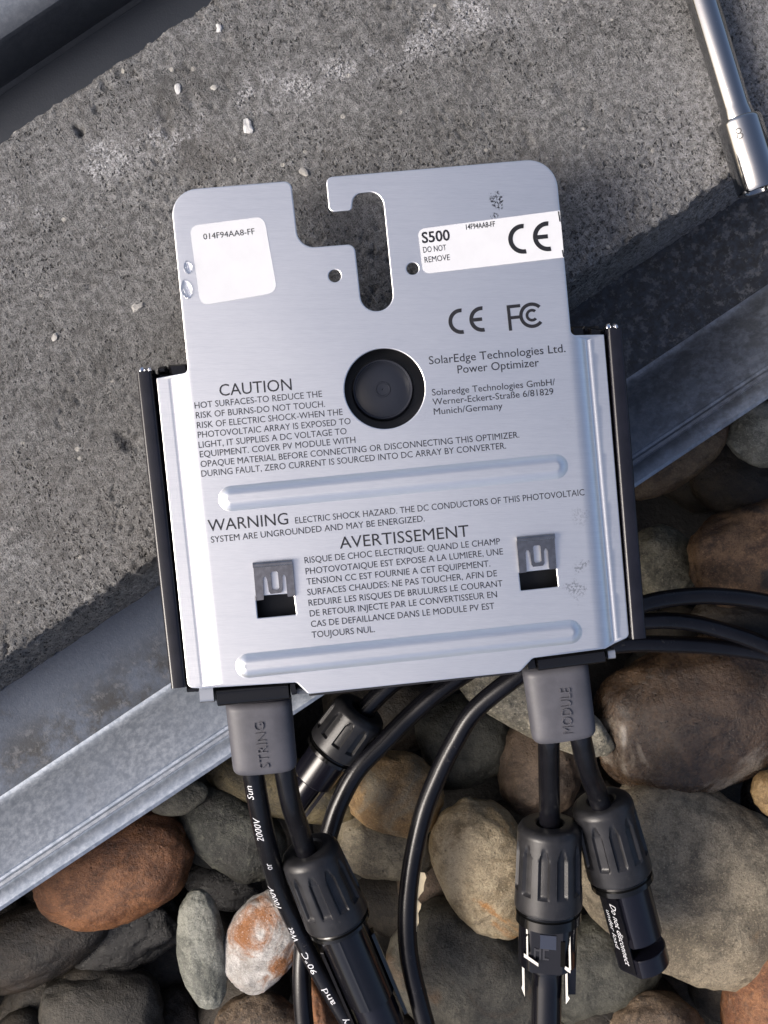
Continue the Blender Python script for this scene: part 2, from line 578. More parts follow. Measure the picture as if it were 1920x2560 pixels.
def pebble_mat(name, c1, c2, c3=None, rough=0.55, speck=0.3, specc=(0.03, 0.028, 0.025), scale=45.0, c3t=0.6, coat=0.0, vein=None, sps=500):
    c1, c2, c3 = warm(c1), warm(c2), warm(c3, 0.75)
    b = NB(name)
    off = (random.random() * 9, random.random() * 9, random.random() * 9)
    vec = b.mapping(loc=off)
    n1 = b.noise(scale * 1.3, 12, 0.78, vec, 0.5)
    c = b.mix(b.smooth(n1, 0.41, 0.58), tuple(0.75 * k for k in c1), tuple(1.12 * k for k in c2))
    stain = b.smooth(b.noise(120, 8, 0.75, b.mapping(loc=(off[2], off[1], off[0])), 0.3), 0.48, 0.66)
    c = b.mix(b.math('MULTIPLY', stain, 0.65), c, tuple(0.30 * k for k in c1))
    grain = b.noise(sps, 5, 0.75, vec)
    c = b.mix(b.math('MULTIPLY', b.smooth(grain, 0.5, 0.68), speck), c, specc)
    c = b.mix(b.math('MULTIPLY', b.smooth(b.noise(sps * 1.4, 3, 0.7, b.mapping(loc=(off[1], off[2], off[0]))), 0.54, 0.7), speck * 0.7), c, tuple(min(0.75, 2.2 * k) for k in c2))
    if c3:
        n3 = b.noise(scale * 0.9, 6, 0.6, b.mapping(loc=(off[2], off[0], off[1])), 1.2)
        c = b.mix(b.smooth(n3, c3t - 0.06, c3t + 0.06), c, c3)
    g2 = b.noise(1500, 3, 0.7, vec)
    c = b.mix(b.math('MULTIPLY', b.smooth(g2, 0.56, 0.64), 0.5), c, tuple(0.4 * k for k in c1))
    c = b.mix(b.math('MULTIPLY', b.smooth(g2, 0.42, 0.34), 0.4), c, tuple(min(0.8, 1.9 * k) for k in c2))
    pits = b.smooth(b.voro(230, vec), 0.0, 0.16)
    c = b.mix(b.math('MULTIPLY', b.math('SUBTRACT', 1.0, pits), speck), c, (0.02, 0.018, 0.016))
    h = b.math('ADD', b.math('MULTIPLY', grain, 0.8), b.math('ADD', b.math('MULTIPLY', n1, 0.9), b.math('MULTIPLY', pits, 0.3)))
    if vein:
        n4 = b.noise(30, 3, 0.5, vec, 0.8)
        w = b.math('SUBTRACT', 1.0, b.smooth(b.math('ABSOLUTE', b.math('SUBTRACT', n4, 0.5)), 0.0, 0.02))
        c = b.mix(b.math('MULTIPLY', w, 0.7), c, vein)
        h = b.math('ADD', h, w)
    b.bump(h, 1.1 * MM, 1.0)
    b.b.inputs['Coat Weight'].default_value = coat
    b.b.inputs['Coat Roughness'].default_value = 0.25
    return b.set(Base_Color=c, Roughness=b.math('MULTIPLY_ADD', grain, 0.3, rough - 0.26))

ICO = {}
def ico(sub):
    if sub not in ICO:
        bm = bmesh.new()
        bmesh.ops.create_icosphere(bm, subdivisions=sub, radius=1)
        bm.verts.ensure_lookup_table()
        ICO[sub] = (np.array([v.co[:] for v in bm.verts]), [tuple(v.index for v in fc.verts) for fc in bm.faces])
        bm.free()
    return ICO[sub]

def pebble_verts(a, b, c, ang, power, seed, amp, sub, tilt=0.0):
    dirs, f = ico(sub)
    n = power
    r = (np.abs(dirs[:, 0]) ** n + np.abs(dirs[:, 1]) ** n + np.abs(dirs[:, 2]) ** 2.3) ** (-1 / n) if n != 2 else np.ones(len(dirs))
    r = r * (1 + amp * fbm(dirs[:, 0] * 1.1 + 5, dirs[:, 1] * 1.1, dirs[:, 2] * 1.1, seed, 2, 0.4) + 0.035 * fbm(dirs[:, 0] * 4, dirs[:, 1] * 4, dirs[:, 2] * 4, seed + 9, 3))
    p = dirs * r[:, None] * np.array([a, b, c])
    ct, s_ = math.cos(tilt), math.sin(tilt)
    p = np.stack([p[:, 0] * ct + p[:, 2] * s_, p[:, 1], -p[:, 0] * s_ + p[:, 2] * ct], 1)
    ca, sa = math.cos(ang), math.sin(ang)
    return np.stack([p[:, 0] * ca - p[:, 1] * sa, p[:, 0] * sa + p[:, 1] * ca, p[:, 2]], 1), f

PEB = []
def pebble(px, py, a, b, ang, ztop, label, mat, thick=0.72, power=2, amp=0.10, seed=None, sub=5, tilt=0.0):
    """px,py centre, a,b half-axes in photograph pixels, ang degrees counter-clockwise, ztop mm"""
    c0 = b * S(ztop) * thick
    zc = ztop - c0
    s = S(zc + c0 * 0.15)
    seed = seed if seed is not None else len(PEB) * 13 + 3
    v, f = pebble_verts(a * s, b * s, c0, math.radians(ang), power, seed, amp, sub, math.radians(tilt))
    v[:, 2] += ztop - c0 - (v[:, 2].max() - c0)
    ctr = P(px, py, zc)
    v = v + np.array([ctr[0], ctr[1], 0])
    o = mk("pebble", v, f, mat, label=label, cat="pebble", group="pebbles beside the steel tray")
    PEB.append(o)
    return o

pm = pebble_mat
ORANGE = pm("orange_brown_stone", (0.25, 0.10, 0.042), (0.40, 0.185, 0.09), (0.5, 0.42, 0.34), 0.5, 0.3, (0.02, 0.012, 0.01), 40, 0.66)
DKBROWN = pm("dark_brown_stone", (0.024, 0.020, 0.017), (0.058, 0.045, 0.035), (0.17, 0.15, 0.13), 0.5, 0.25, (0.02, 0.018, 0.016), 22, 0.66)
BLACK = pm("black_stone", (0.005, 0.005, 0.006), (0.018, 0.018, 0.020), None, 0.40, 0.2, scale=55, coat=0.05)
GREYBOX = pm("grey_brown_stone", (0.055, 0.053, 0.05), (0.09, 0.086, 0.08), None, 0.65, 0.3, scale=35)
GREEN = pm("grey_green_stone", (0.24, 0.265, 0.26), (0.40, 0.43, 0.43), None, 0.55, 0.35, (0.06, 0.07, 0.06), 50)
QUARTZ = pm("rusty_white_quartz", (0.80, 0.80, 0.86), (0.95, 0.97, 1.08), (0.36, 0.15, 0.05), 0.5, 0.15, (0.16, 0.10, 0.06), 42, 0.53)
LGREY = pm("light_grey_stone", (0.16, 0.16, 0.14), (0.25, 0.25, 0.22), None, 0.6, 0.3)
DKGREEN = pm("dark_green_stone", (0.034, 0.038, 0.036), (0.075, 0.082, 0.077), (0.02, 0.02, 0.018), 0.6, 0.5, (0.17, 0.17, 0.13), 40, 0.6)
OLIVE = pm("olive_stone", (0.11, 0.092, 0.05), (0.19, 0.16, 0.09), None, 0.6, 0.3)
TAN = pm("tan_stone", (0.32, 0.20, 0.09), (0.46, 0.32, 0.17), (0.2, 0.18, 0.145), 0.55, 0.25, scale=30, c3t=0.58)
OLGREY = pm("olive_grey_stone", (0.15, 0.132, 0.10), (0.27, 0.245, 0.195), (0.5, 0.5, 0.48), 0.5, 0.25, scale=34, c3t=0.72)
YELLOW = pm("yellow_grey_stone", (0.46, 0.36, 0.22), (0.66, 0.57, 0.43), (0.50, 0.25, 0.08), 0.5, 0.2, (0.08, 0.06, 0.04), 30, 0.62)
PINK = pm("pinkish_brown_stone", (0.11, 0.08, 0.06), (0.20, 0.15, 0.12), None, 0.5, 0.25)
DKOLIVE = pm("dark_olive_stone", (0.085, 0.084, 0.074), (0.15, 0.146, 0.13), (0.13, 0.09, 0.06), 0.6, 0.25, scale=28, c3t=0.6)
GRNGREY = pm("green_grey_dark_stone", (0.06, 0.064, 0.058), (0.11, 0.115, 0.105), None, 0.55, 0.35)
BRSPECK = pm("speckled_brown_stone", (0.12, 0.085, 0.06), (0.24, 0.18, 0.135), None, 0.65, 0.6, sps=380)
GREYTAN = pm("grey_tan_stone", (0.27, 0.235, 0.185), (0.42, 0.375, 0.305), (0.32, 0.21, 0.12), 0.7, 0.5, (0.07, 0.06, 0.045), 26, 0.7, sps=650)
RED = pm("reddish_stone", (0.22, 0.085, 0.04), (0.34, 0.165, 0.085), (0.16, 0.10, 0.07), 0.6, 0.45, scale=40, c3t=0.6)
BROWN = pm("brown_glossy_stone", (0.06, 0.036, 0.024), (0.13, 0.085, 0.057), (0.28, 0.25, 0.23), 0.38, 0.35, (0.02, 0.016, 0.013), 26, 0.60, coat=0.25)
SPECK = pm("speckled_granite", (0.36, 0.35, 0.30), (0.56, 0.54, 0.48), None, 0.6, 0.8, (0.05, 0.05, 0.045), 45, sps=330)
BROWNTAN = pm("brown_tan_stone", (0.16, 0.105, 0.06), (0.26, 0.19, 0.12), (0.10, 0.06, 0.04), 0.5, 0.3, scale=30, c3t=0.6)
RUST = pm("rust_brown_rock", (0.14, 0.075, 0.04), (0.27, 0.17, 0.10), (0.04, 0.03, 0.025), 0.7, 0.5, scale=40, c3t=0.58, sps=360)
SPOT = pm("black_spotted_stone", (0.20, 0.195, 0.15), (0.30, 0.29, 0.24), (0.02, 0.02, 0.018), 0.6, 0.5, scale=75, c3t=0.64, sps=300)
AMBER = pm("amber_stone", (0.36, 0.22, 0.09), (0.45, 0.32, 0.17), None, 0.45, 0.2)

pebble(275, 2168, 212, 140, 20, -50, "big smooth orange-brown pebble half hidden under the tray lip at lower left", ORANGE, seed=5, amp=0.06, power=2.3)
pebble(75, 2360, 215, 100, 24, -64, "large dark brown pebble with a grey end at the left edge below the tray", DKBROWN, seed=44, amp=0.06)
pebble(335, 2325, 135, 95, 35, -74, "shiny black jagged pebble below the big orange-brown pebble", BLACK, amp=0.3, power=2.4)
pebble(250, 2560, 150, 125, 4, -66, "boxy grey-brown stone with square corners at the bottom left", GREYBOX, power=4.5, amp=0.05)
pebble(506, 2375, 152, 62, 97, -54, "slender upright grey-green pebble left of the white and rust pebble", GREEN, amp=0.07)
pebble(660, 2350, 138, 92, 66, -52, "white quartz pebble with rusty orange patches", QUARTZ, amp=0.08, seed=91)
pebble(440, 1992, 78, 44, 8, -56, "small light grey pebble peeping out under the tray lip", LGREY)
pebble(590, 2085, 150, 95, 140, -60, "dark green-grey pebble left of the printed cable", DKGREEN, amp=0.14, power=2.4)
pebble(505, 2085, 80, 60, 120, -70, "rough charcoal pebble touching the right end of the orange-brown pebble", DKGREEN, amp=0.14)
pebble(560, 2215, 105, 60, 170, -82, "dark bluish pebble deep in the gap above the slender pebble", BLACK)
pebble(650, 2580, 120, 95, 10, -60, "dark speckled brown pebble at the bottom edge under the quartz pebble", BRSPECK, amp=0.08)
pebble(812, 2530, 42, 105, 14, -62, "orange pebble squeezed between cables at the bottom edge", ORANGE, thick=1.0)
pebble(440, 2560, 75, 100, 20, -86, "dark brown pebble right of the boxy stone", DKBROWN)
pebble(180, 2470, 80, 60, 10, -88, "dark pebble deep behind the boxy stone", BLACK)
pebble(720, 1968, 200, 78, 168, -62, "olive pebble under the loose shaded plug", OLIVE, amp=0.08)
pebble(985, 1985, 128, 100, 160, -56, "tan pebble beside the arching cable, below the metal device", TAN, amp=0.07)
pebble(955, 2118, 125, 82, 170, -62, "olive-grey pebble with white flecks right of the ribbed nut", OLGREY, amp=0.1, power=2.4)
pebble(1218, 2172, 182, 128, 118, -50, "rounded yellowish pebble with an orange side between arching cable and connectors", YELLOW, amp=0.05, power=2.3, seed=17)
pebble(1085, 2200, 95, 110, 10, -76, "pinkish brown pebble behind the arching cable", PINK)
pebble(1160, 2430, 205, 150, 145, -58, "big dark olive pebble right of the arching cable at the bottom", DKOLIVE, amp=0.07, power=2.5)
pebble(1500, 2420, 160, 140, 30, -66, "dark green-grey pebble between the two right-hand connectors", GRNGREY, amp=0.08)
pebble(1640, 2590, 130, 105, 170, -58, "speckled reddish brown pebble at the bottom below the slanting connector", BRSPECK, amp=0.08)
pebble(1735, 2205, 290, 232, 150, -48, "very large flat grey-tan stone behind the slanting connector", GREYTAN, thick=0.5, amp=0.07, power=2.6, seed=23)
pebble(1945, 2490, 118, 195, 165, -46, "reddish orange stone in the bottom right corner", RED, power=2.8, amp=0.07)
pebble(1935, 1980, 55, 62, 0, -50, "small amber pebble cut off by the right edge", AMBER)
pebble(1745, 1795, 262, 190, 20, -50, "very large dark brown glossy stone right of the MODULE boot", BROWN, amp=0.06, power=2.5, seed=8)
pebble(1335, 1772, 212, 70, -28, -54, "speckled pale granite pebble behind the MODULE boot", SPECK, amp=0.06, power=2.3)
pebble(1160, 1850, 115, 110, 20, -72, "grey-olive pebble under the top of the arching cable", GRNGREY, power=2.7, amp=0.08)
pebble(1350, 1920, 112, 125, 0, -64, "brown pebble directly under the two MODULE cables", PINK, amp=0.07)
pebble(1690, 1148, 160, 62, 36, -62, "long brown pebble half under the tray lip on the right", BROWNTAN, amp=0.07)
pebble(1905, 1085, 88, 82, 150, -60, "greenish grey pebble at the right edge under the tray lip", GREEN, amp=0.06)
pebble(1870, 1215, 150, 95, 170, -84, "dark brown pebble in deep shade above the rust-brown rock", DKBROWN)
pebble(1655, 1410, 92, 92, 30, -68, "pale pebble with black spots right of the black side rail", SPOT, amp=0.09)
pebble(1880, 1385, 175, 118, 20, -48, "angular rust-brown rock above the cable loops", RUST, power=3.0, amp=0.13, seed=71)
pebble(1880, 1575, 140, 70, 165, -82, "dark red-brown pebble under the cable loops", DKBROWN)
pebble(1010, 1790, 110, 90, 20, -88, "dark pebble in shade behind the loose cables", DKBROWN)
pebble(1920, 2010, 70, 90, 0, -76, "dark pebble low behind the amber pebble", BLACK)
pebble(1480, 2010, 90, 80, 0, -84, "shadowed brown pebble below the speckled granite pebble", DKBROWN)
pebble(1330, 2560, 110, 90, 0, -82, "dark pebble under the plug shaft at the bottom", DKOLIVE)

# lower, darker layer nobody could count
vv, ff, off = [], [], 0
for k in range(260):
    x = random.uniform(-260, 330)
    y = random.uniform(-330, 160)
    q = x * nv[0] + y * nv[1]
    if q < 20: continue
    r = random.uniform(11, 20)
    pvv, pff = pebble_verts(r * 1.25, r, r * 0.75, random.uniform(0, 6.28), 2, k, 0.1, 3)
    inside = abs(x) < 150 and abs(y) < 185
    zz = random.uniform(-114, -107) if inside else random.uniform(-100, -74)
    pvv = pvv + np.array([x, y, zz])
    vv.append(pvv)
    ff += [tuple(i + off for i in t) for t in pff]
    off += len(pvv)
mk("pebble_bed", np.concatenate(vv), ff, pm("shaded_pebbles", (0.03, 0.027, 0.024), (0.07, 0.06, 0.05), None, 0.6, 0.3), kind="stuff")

# ------------------------------------------------------------------ small crumbs on the slab
CRUMB = plain("white_mortar_crumb", (0.5, 0.5, 0.5), 0.8, grain=0.3, var=0.15)
CRUMB2 = plain("grey_mortar_crumb", (0.36, 0.35, 0.33), 0.8, grain=0.3, var=0.2)
for px, py, r, m, lab in ((547, 69, 11, CRUMB, "white crumb near the slab's top edge, uppermost of the white crumbs"), (445, 222, 8, CRUMB, "small white crumb on the slab near the pale bloom on the left"),
                          (618, 314, 15, CRUMB, "largest white crumb on the slab, above the left tab of the metal plate"), (762, 431, 11, CRUMB2, "beige crumb on the slab between the plate's two tabs"),
                          (342, 768, 12, CRUMB2, "grey crumb on the slab left of the square sticker"), (536, 218, 8, CRUMB2, "dull grey crumb on the slab right of the small white one"),
                          (138, 840, 9, CRUMB2, "pale crumb on the slab nearest the left edge of the photo")):
    s = S(0)
    v, f = pebble_verts(r * s * 1.1, r * s * 0.8, r * s * 0.35, random.uniform(0, 3), 2.6, int(px), 0.6, 2)
    mk("mortar_crumb", v + P(px, py, r * s * 0.15), f, m, label=lab, cat="crumb", group="crumbs lying on the concrete slab", smooth=False)

# ------------------------------------------------------------------ power optimizer
ZP = 30.0
TA = math.radians(5.9)
BLK = plain("black_plastic_casing", (0.012, 0.012, 0.014), 0.35, grain=0.02)
MATTE = plain("matt_black_inner_plastic", (0.006, 0.006, 0.007), 0.6)
GLOSSBLK = plain("glossy_black_plastic", (0.005, 0.005, 0.006), 0.14, spec=0.45)
RAILM = plain("black_anodised_rail", (0.007, 0.007, 0.011), 0.24, grain=0.01, var=0.2)
RUBBER = plain("grey_rubber_boot", (0.070, 0.070, 0.082), 0.5, grain=0.03, gscale=2500, var=0.12, dust=0.25)
CHROME = plain("bright_chrome", (0.78, 0.78, 0.80), 0.13, 1.0)
INKB = NB("black_print_ink")
INK = INKB.set(Base_Color=INKB.mix(INKB.smooth(INKB.noise(700, 5, 0.75), 0.60, 0.74), (0.006, 0.006, 0.009), (0.07, 0.073, 0.08)), Roughness=0.5)
WHITEINK = plain("white_print_ink", (0.62, 0.63, 0.66), 0.6)
STICK = plain("white_sticker_paper", (0.60, 0.61, 0.63), 0.45, var=0.02)

def plate_mat():
    b = NB("brushed_steel")
    st = b.noise(1, 4, 0.7, b.mapping((230, 7500, 1), (0, 0, -TA)))
    st2 = b.noise(1, 3, 0.6, b.mapping((30, 900, 1), (0, 0, -TA)))
    soft = b.noise(22, 3, 0.5)
    c = b.mix(b.smooth(st, 0.3, 0.7), (0.80, 0.805, 0.81), (0.89, 0.893, 0.895))
    c = b.mix(b.math('MULTIPLY', b.smooth(st2, 0.4, 0.75), 0.12), c, (0.55, 0.57, 0.60))
    # dirty smudges: one above the long sticker, some along the lower right, a few near the hole
    geo = b.n('ShaderNodeNewGeometry')
    spk = b.smooth(b.noise(1500, 3, 0.7), 0.47, 0.57)
    tot = None
    for px, py, r, am in ((1240, 500, 26, 1.0), (1234, 540, 12, 0.9), (1450, 1290, 34, 0.55), (1450, 1420, 30, 0.8), (1440, 1480, 40, 0.8), (1140, 985, 18, 0.3), (1060, 1035, 30, 0.3), (1390, 985, 30, 0.25), (1350, 850, 24, 0.25), (1420, 1060, 36, 0.3)):
        ctr = P(px, py, ZP) * MM
        ds = b.n('ShaderNodeVectorMath', operation='DISTANCE')
        b.link(geo.outputs['Position'], ds.inputs[0])
        ds.inputs[1].default_value = tuple(ctr)
        am = am * (0.95 if py < 560 else 0.5)
        m = b.math('MULTIPLY', b.math('SUBTRACT', 1.0, b.smooth(b.math('MULTIPLY_ADD', b.noise(260, 3, 0.6), r * 0.12 * MM * 2.4, b.math('ADD', ds.outputs['Value'], -r * 0.12 * MM * 1.2)), r * 0.12 * MM * 0.2, r * 0.12 * MM * 1.1)), am)
        tot = m if tot is None else b.math('MAXIMUM', tot, m)
    dirt = b.math('MULTIPLY', b.smooth(tot, 0.05, 0.6), b.math('MULTIPLY', spk, b.math('MINIMUM', 1.0, b.math('ADD', tot, 0.25))))
    c = b.mix(dirt, c, (0.012, 0.012, 0.014))
    rg = b.math('ADD', b.math('MULTIPLY_ADD', st, 0.10, 0.22), b.math('MULTIPLY', soft, 0.1))
    b.bump(b.math('ADD', st, b.math('MULTIPLY', soft, 0.4)), 0.012 * MM, 0.5)
    b.b.inputs['Specular IOR Level'].default_value = 0.5
    return b.set(Base_Color=c, Roughness=rg, Metallic=0.93)
STEEL = plate_mat()

opt = thing("power_optimizer", P(970, 1150, 0), "silver flat solar power optimizer with warning text, black side rails and hook slot", "power optimizer")

outline = rounded_poly([(387, 943, 2), (470, 931, 13), (424.5, 477, 64), (727, 452, 19), (746, 621, 44), (886, 610, 19), (905, 781, 40), (986, 774, 40), (956, 476, 37), (883, 484, 36), (879, 525, 9), (823, 530, 14), (814.5, 443, 16),
                        (1388, 394, 74), (1428, 838, 13), (1514, 833, 2), (1577, 1594, 14), (1540, 1611, 6), (1515, 1622, 12), (1332, 1645, 16), (1300, 1679, 14), (771, 1735, 12), (741, 1706, 14), (500, 1724, 8), (466, 1723, 16)], 10)

def circ(cx, cy, r, n=40, a0=0.0):
    return np.array([(cx + r * math.cos(a0 + 2 * math.pi * k / n), cy + r * math.sin(a0 + 2 * math.pi * k / n)) for k in range(n)])

def quad(pts, r=3):
    return rounded_poly([(x, y, r) for x, y in pts], 4)

holes = [circ(961.5, 971.5, 101, 72), circ(837, 689.5, 16, 24), circ(1031.5, 671.4, 15.5, 24),
         quad([(639, 1490), (734, 1483), (741, 1537), (644, 1546)]), quad([(1297, 1431), (1391, 1421), (1396, 1467), (1302, 1477)])]

def pip(pts, poly):
    x, y = pts[:, 0], pts[:, 1]
    ins = np.zeros(len(pts), bool)
    n = len(poly)
    for i in range(n):
        x0, y0 = poly[i]
        x1, y1 = poly[(i + 1) % n]
        if y0 == y1: continue
        c = ((y0 > y) != (y1 > y)) & (x < (x1 - x0) * (y - y0) / (y1 - y0) + x0)
        ins ^= c
    return ins

def dist_poly(pts, poly):
    best = np.full(len(pts), 1e9)
    n = len(poly)
    for i in range(n):
        a = poly[i]
        d = poly[(i + 1) % n] - a
        L = d @ d
        if L < 1e-9: continue
        t = np.clip(((pts - a) @ d) / L, 0, 1)
        best = np.minimum(best, np.linalg.norm(pts - a - t[:, None] * d, axis=1))
    return best

def offset_poly(poly, dd):
    """offset towards the left or right of travel by dd px"""
    t = np.roll(poly, -1, 0) - np.roll(poly, 1, 0)
    t = t / (np.linalg.norm(t, axis=1)[:, None] + 1e-9)
    return poly + np.stack([-t[:, 1], t[:, 0]], 1) * dd

def orient(poly):
    a = np.sum(poly[:, 0] * np.roll(poly[:, 1], -1) - np.roll(poly[:, 0], -1) * poly[:, 1])
    return poly if a > 0 else poly[::-1]
outline = orient(outline)
holes = [orient(h_) for h_ in holes]

RIBS = [((578, 1246.5), (1388, 1166.5), 31.5), ((620, 1664.5), (1424, 1580), 30.5)]
def rib_d(x, y, A, B):
    A, B = np.array(A), np.array(B)
    d = B - A
    t = np.clip(((x - A[0]) * d[0] + (y - A[1]) * d[1]) / (d @ d), 0, 1)
    return np.hypot(x - A[0] - t * d[0], y - A[1] - t * d[1])

def smst(t):
    t = np.clip(t, 0, 1)
    return t * t * (3 - 2 * t)

STEP = 2.6
def hgt(x, y):
    z = np.full(x.shape, ZP)
    xo = 430 + .1055 * (y - 939)
    z = z - STEP * (1 - np.clip((x - xo) / 50.0, 0, 1)) ** 2.6
    xi = 1446 + .0905 * (y - 850)
    z = z - STEP * (1 - np.clip((xi + 22 - x) / 52.0, 0, 1)) ** 2.6
    # small bead on the right flange
    z = z + 0.16 * np.exp(-((x - xi - 34) / 3.0) ** 2) - 0.1 * np.exp(-((x - xo + 8) / 3.0) ** 2)
    for A, B, w in RIBS:
        d = rib_d(x, y, A, B) / w
        z = z + np.where(d < 1, 1.8 * (1 - d ** 2) * (1 - 0.12 * np.exp(-(d / 0.22) ** 2)), 0)
    # very slight sheet-metal waviness
    z = z + 0.05 * np.sin(x / 210.0 + 0.6) * np.cos(y / 260.0)
    return z

pts, edges = [], []
def add_loop(loop):
    s0 = len(pts)
    pts.extend(loop.tolist())
    n = len(loop)
    edges.extend((s0 + i, s0 + (i + 1) % n) for i in range(n))
add_loop(outline)
add_loop(offset_poly(outline, 3.0))
for h_ in holes:
    add_loop(h_)
    add_loop(offset_poly(h_, -2.5))
def stad(A, B, r, n=18):
    A, B = np.array(A), np.array(B)
    a0 = math.atan2(*(B - A)[::-1])
    L = [B + r * np.array([math.cos(a0 + t), math.sin(a0 + t)]) for t in np.linspace(-math.pi / 2, math.pi / 2, n)]
    L += [A + r * np.array([math.cos(a0 + t), math.sin(a0 + t)]) for t in np.linspace(math.pi / 2, 3 * math.pi / 2, n)]
    out = []
    for i in range(len(L)):
        p, q_ = L[i], L[(i + 1) % len(L)]
        k = max(1, int(np.linalg.norm(q_ - p) / 10))
        out += [p + (q_ - p) * j / k for j in range(k)]
    return np.array(out)
for A, B, w in RIBS:
    for r in (w + 1.0, w - 1.0, w - 5, w - 10, w - 15, w - 20, w - 25):
        if r > 2: add_loop(stad(A, B, r))
    A_, B_ = np.array(A), np.array(B)
    for k in range(91):
        pts.append((A_ + (B_ - A_) * k / 90).tolist())
# interior points
gx, gy = np.meshgrid(np.arange(380, 1600, 11.0), np.arange(390, 1740, 11.0))
g = np.stack([gx.ravel(), gy.ravel()], 1) + np.random.RandomState(2).uniform(-1.5, 1.5, (gx.size, 2))
fine = []
for y in np.arange(936, 1725, 9.0):
    for k in range(-4, 18):
        fine.append((430 + .1055 * (y - 939) + k * 4.0, y))
        fine.append((1446 + .0905 * (y - 850) + 22 - k * 4.0, y))
for y in np.arange(838, 940, 9.0):
    for k in range(-4, 18):
        fine.append((1446 + .0905 * (y - 850) + 22 - k * 4.0, y))
fine = np.array(fine)
def ok_pts(p, fineset):
    m = pip(p, outline) & (dist_poly(p, outline) > 5)
    for h_ in holes:
        m &= ~pip(p, h_) & (dist_poly(p, h_) > 4)
    for A, B, w in RIBS:
        m &= rib_d(p[:, 0], p[:, 1], A, B) > w + 3
    if not fineset:
        xo = 430 + .1055 * (p[:, 1] - 939)
        xi = 1446 + .0905 * (p[:, 1] - 850)
        band = ((np.abs(p[:, 0] - xo - 26) < 46) & (p[:, 1] > 930)) | ((np.abs(p[:, 0] - xi + 4) < 46) & (p[:, 1] > 832))
        m &= ~band
    return p[m]
pts.extend(ok_pts(g, False).tolist())
pts.extend(ok_pts(fine, True).tolist())
res = delaunay_2d_cdt([Vector(p) for p in pts], edges, [], 0, 1e-4)
V2 = np.array([p[:] for p in res[0]])
T = np.array([t[:] for t in res[2]])
cen = V2[T].mean(1)
keep = pip(cen, outline)
for h_ in holes: keep &= ~pip(cen, h_)
T = T[keep]
used = np.unique(T)
remap = -np.ones(len(V2), int); remap[used] = np.arange(len(used))
V2 = V2[used]; T = remap[T]
dedge = dist_poly(V2, outline)
for h_ in holes: dedge = np.minimum(dedge, dist_poly(V2, h_))
Z = hgt(V2[:, 0], V2[:, 1])
bdrop = np.where(dedge < 1.0, 0.16, 0.0)
sP = S(ZP)
V3 = np.stack([(V2[:, 0] - 960) * sP, (1280 - V2[:, 1]) * sP, Z - bdrop], 1)
e_ = 0.6
dzx = (hgt(V2[:, 0] + e_, V2[:, 1]) - hgt(V2[:, 0] - e_, V2[:, 1])) / (2 * e_ * sP)
dzy = -(hgt(V2[:, 0], V2[:, 1] + e_) - hgt(V2[:, 0], V2[:, 1] - e_)) / (2 * e_ * sP)
NR = np.stack([-dzx, -dzy, np.ones(len(V2))], 1)
NR /= np.linalg.norm(NR, axis=1)[:, None]
# orient triangles up
a_, b_, c_ = V3[T[:, 0]], V3[T[:, 1]], V3[T[:, 2]]
up = np.cross(b_ - a_, c_ - a_)[:, 2] > 0
T[~up] = T[~up][:, ::-1]
# boundary edges
from collections import Counter
ec = Counter()
for t in T:
    for i in range(3):
        ec[(int(t[i]), int(t[(i + 1) % 3]))] += 1
bnd = [e for e in ec if (e[1], e[0]) not in ec]
nV = len(V3)
TH = 1.3
V3b = V3.copy(); V3b[:, 2] -= TH
bset = {}
wall_v, wall_f = [], []
for a, b in bnd:
    for i in (a, b):
        if i not in bset:
            bset[i] = 2 * nV + len(wall_v)
            wall_v.append(V3[i]); wall_v.append(V3b[i])
    wall_f.append((bset[b], bset[a], bset[a] + 1, bset[b] + 1))
F = [tuple(map(int, t)) for t in T] + [tuple(int(i) + nV for i in t[::-1]) for t in T] + wall_f
wv = np.array(wall_v)
wn_ = np.zeros((len(wv), 3))
for a, b in bnd:
    d_ = V3[b] - V3[a]
    n_ = np.array([d_[1], -d_[0], 0]); n_ /= np.linalg.norm(n_) + 1e-12
    for i in (a, b):
        wn_[bset[i] - 2 * nV] += n_; wn_[bset[i] - 2 * nV + 1] += n_
wn_ /= np.linalg.norm(wn_, axis=1)[:, None] + 1e-12
# the rim's own normals lean outwards for a rounded, bright edge
for i, k in bset.items():
    nn = NR[i] + 0.75 * wn_[k - 2 * nV]
    NR[i] = nn / np.linalg.norm(nn)
plate = mk("mounting_plate", np.concatenate([V3, V3b, wv]), F, STEEL, opt, normals=np.concatenate([NR, -NR, wn_]))

# casing below the plate
body = mk("casing", *prism(rounded_poly([(391, 921, 8), (1500, 812, 8), (1566, 1600, 14), (1520, 1628, 10), (520, 1733, 10), (470, 1712, 12)], 5), 0.3, 19.0, 1.2), BLK, opt)
sharp(body)
# casing skirt showing along the plate's lower edge
sk = mk("casing_skirt", *prism(rounded_poly([(775, 1640, 3), (1290, 1588, 3), (1301, 1684, 4), (772, 1741, 4)], 3), 19.1, 28.0, 0.5), BLK, opt)
sharp(sk)
for poly in ([(392, 917), (416, 913), (420, 934), (396, 936)], [(418, 912), (469, 908), (474, 936), (424, 942)], [(1425, 815), (1464, 814), (1466, 842), (1428, 845)], [(1470, 817), (1508, 822), (1509, 842), (1472, 842)]):
    o = mk("casing_lug", *prism(rounded_poly([(x, y, 5) for x, y in poly], 4), 19.1, 24.0, 1.0), GLOSSBLK, opt)
    sharp(o)

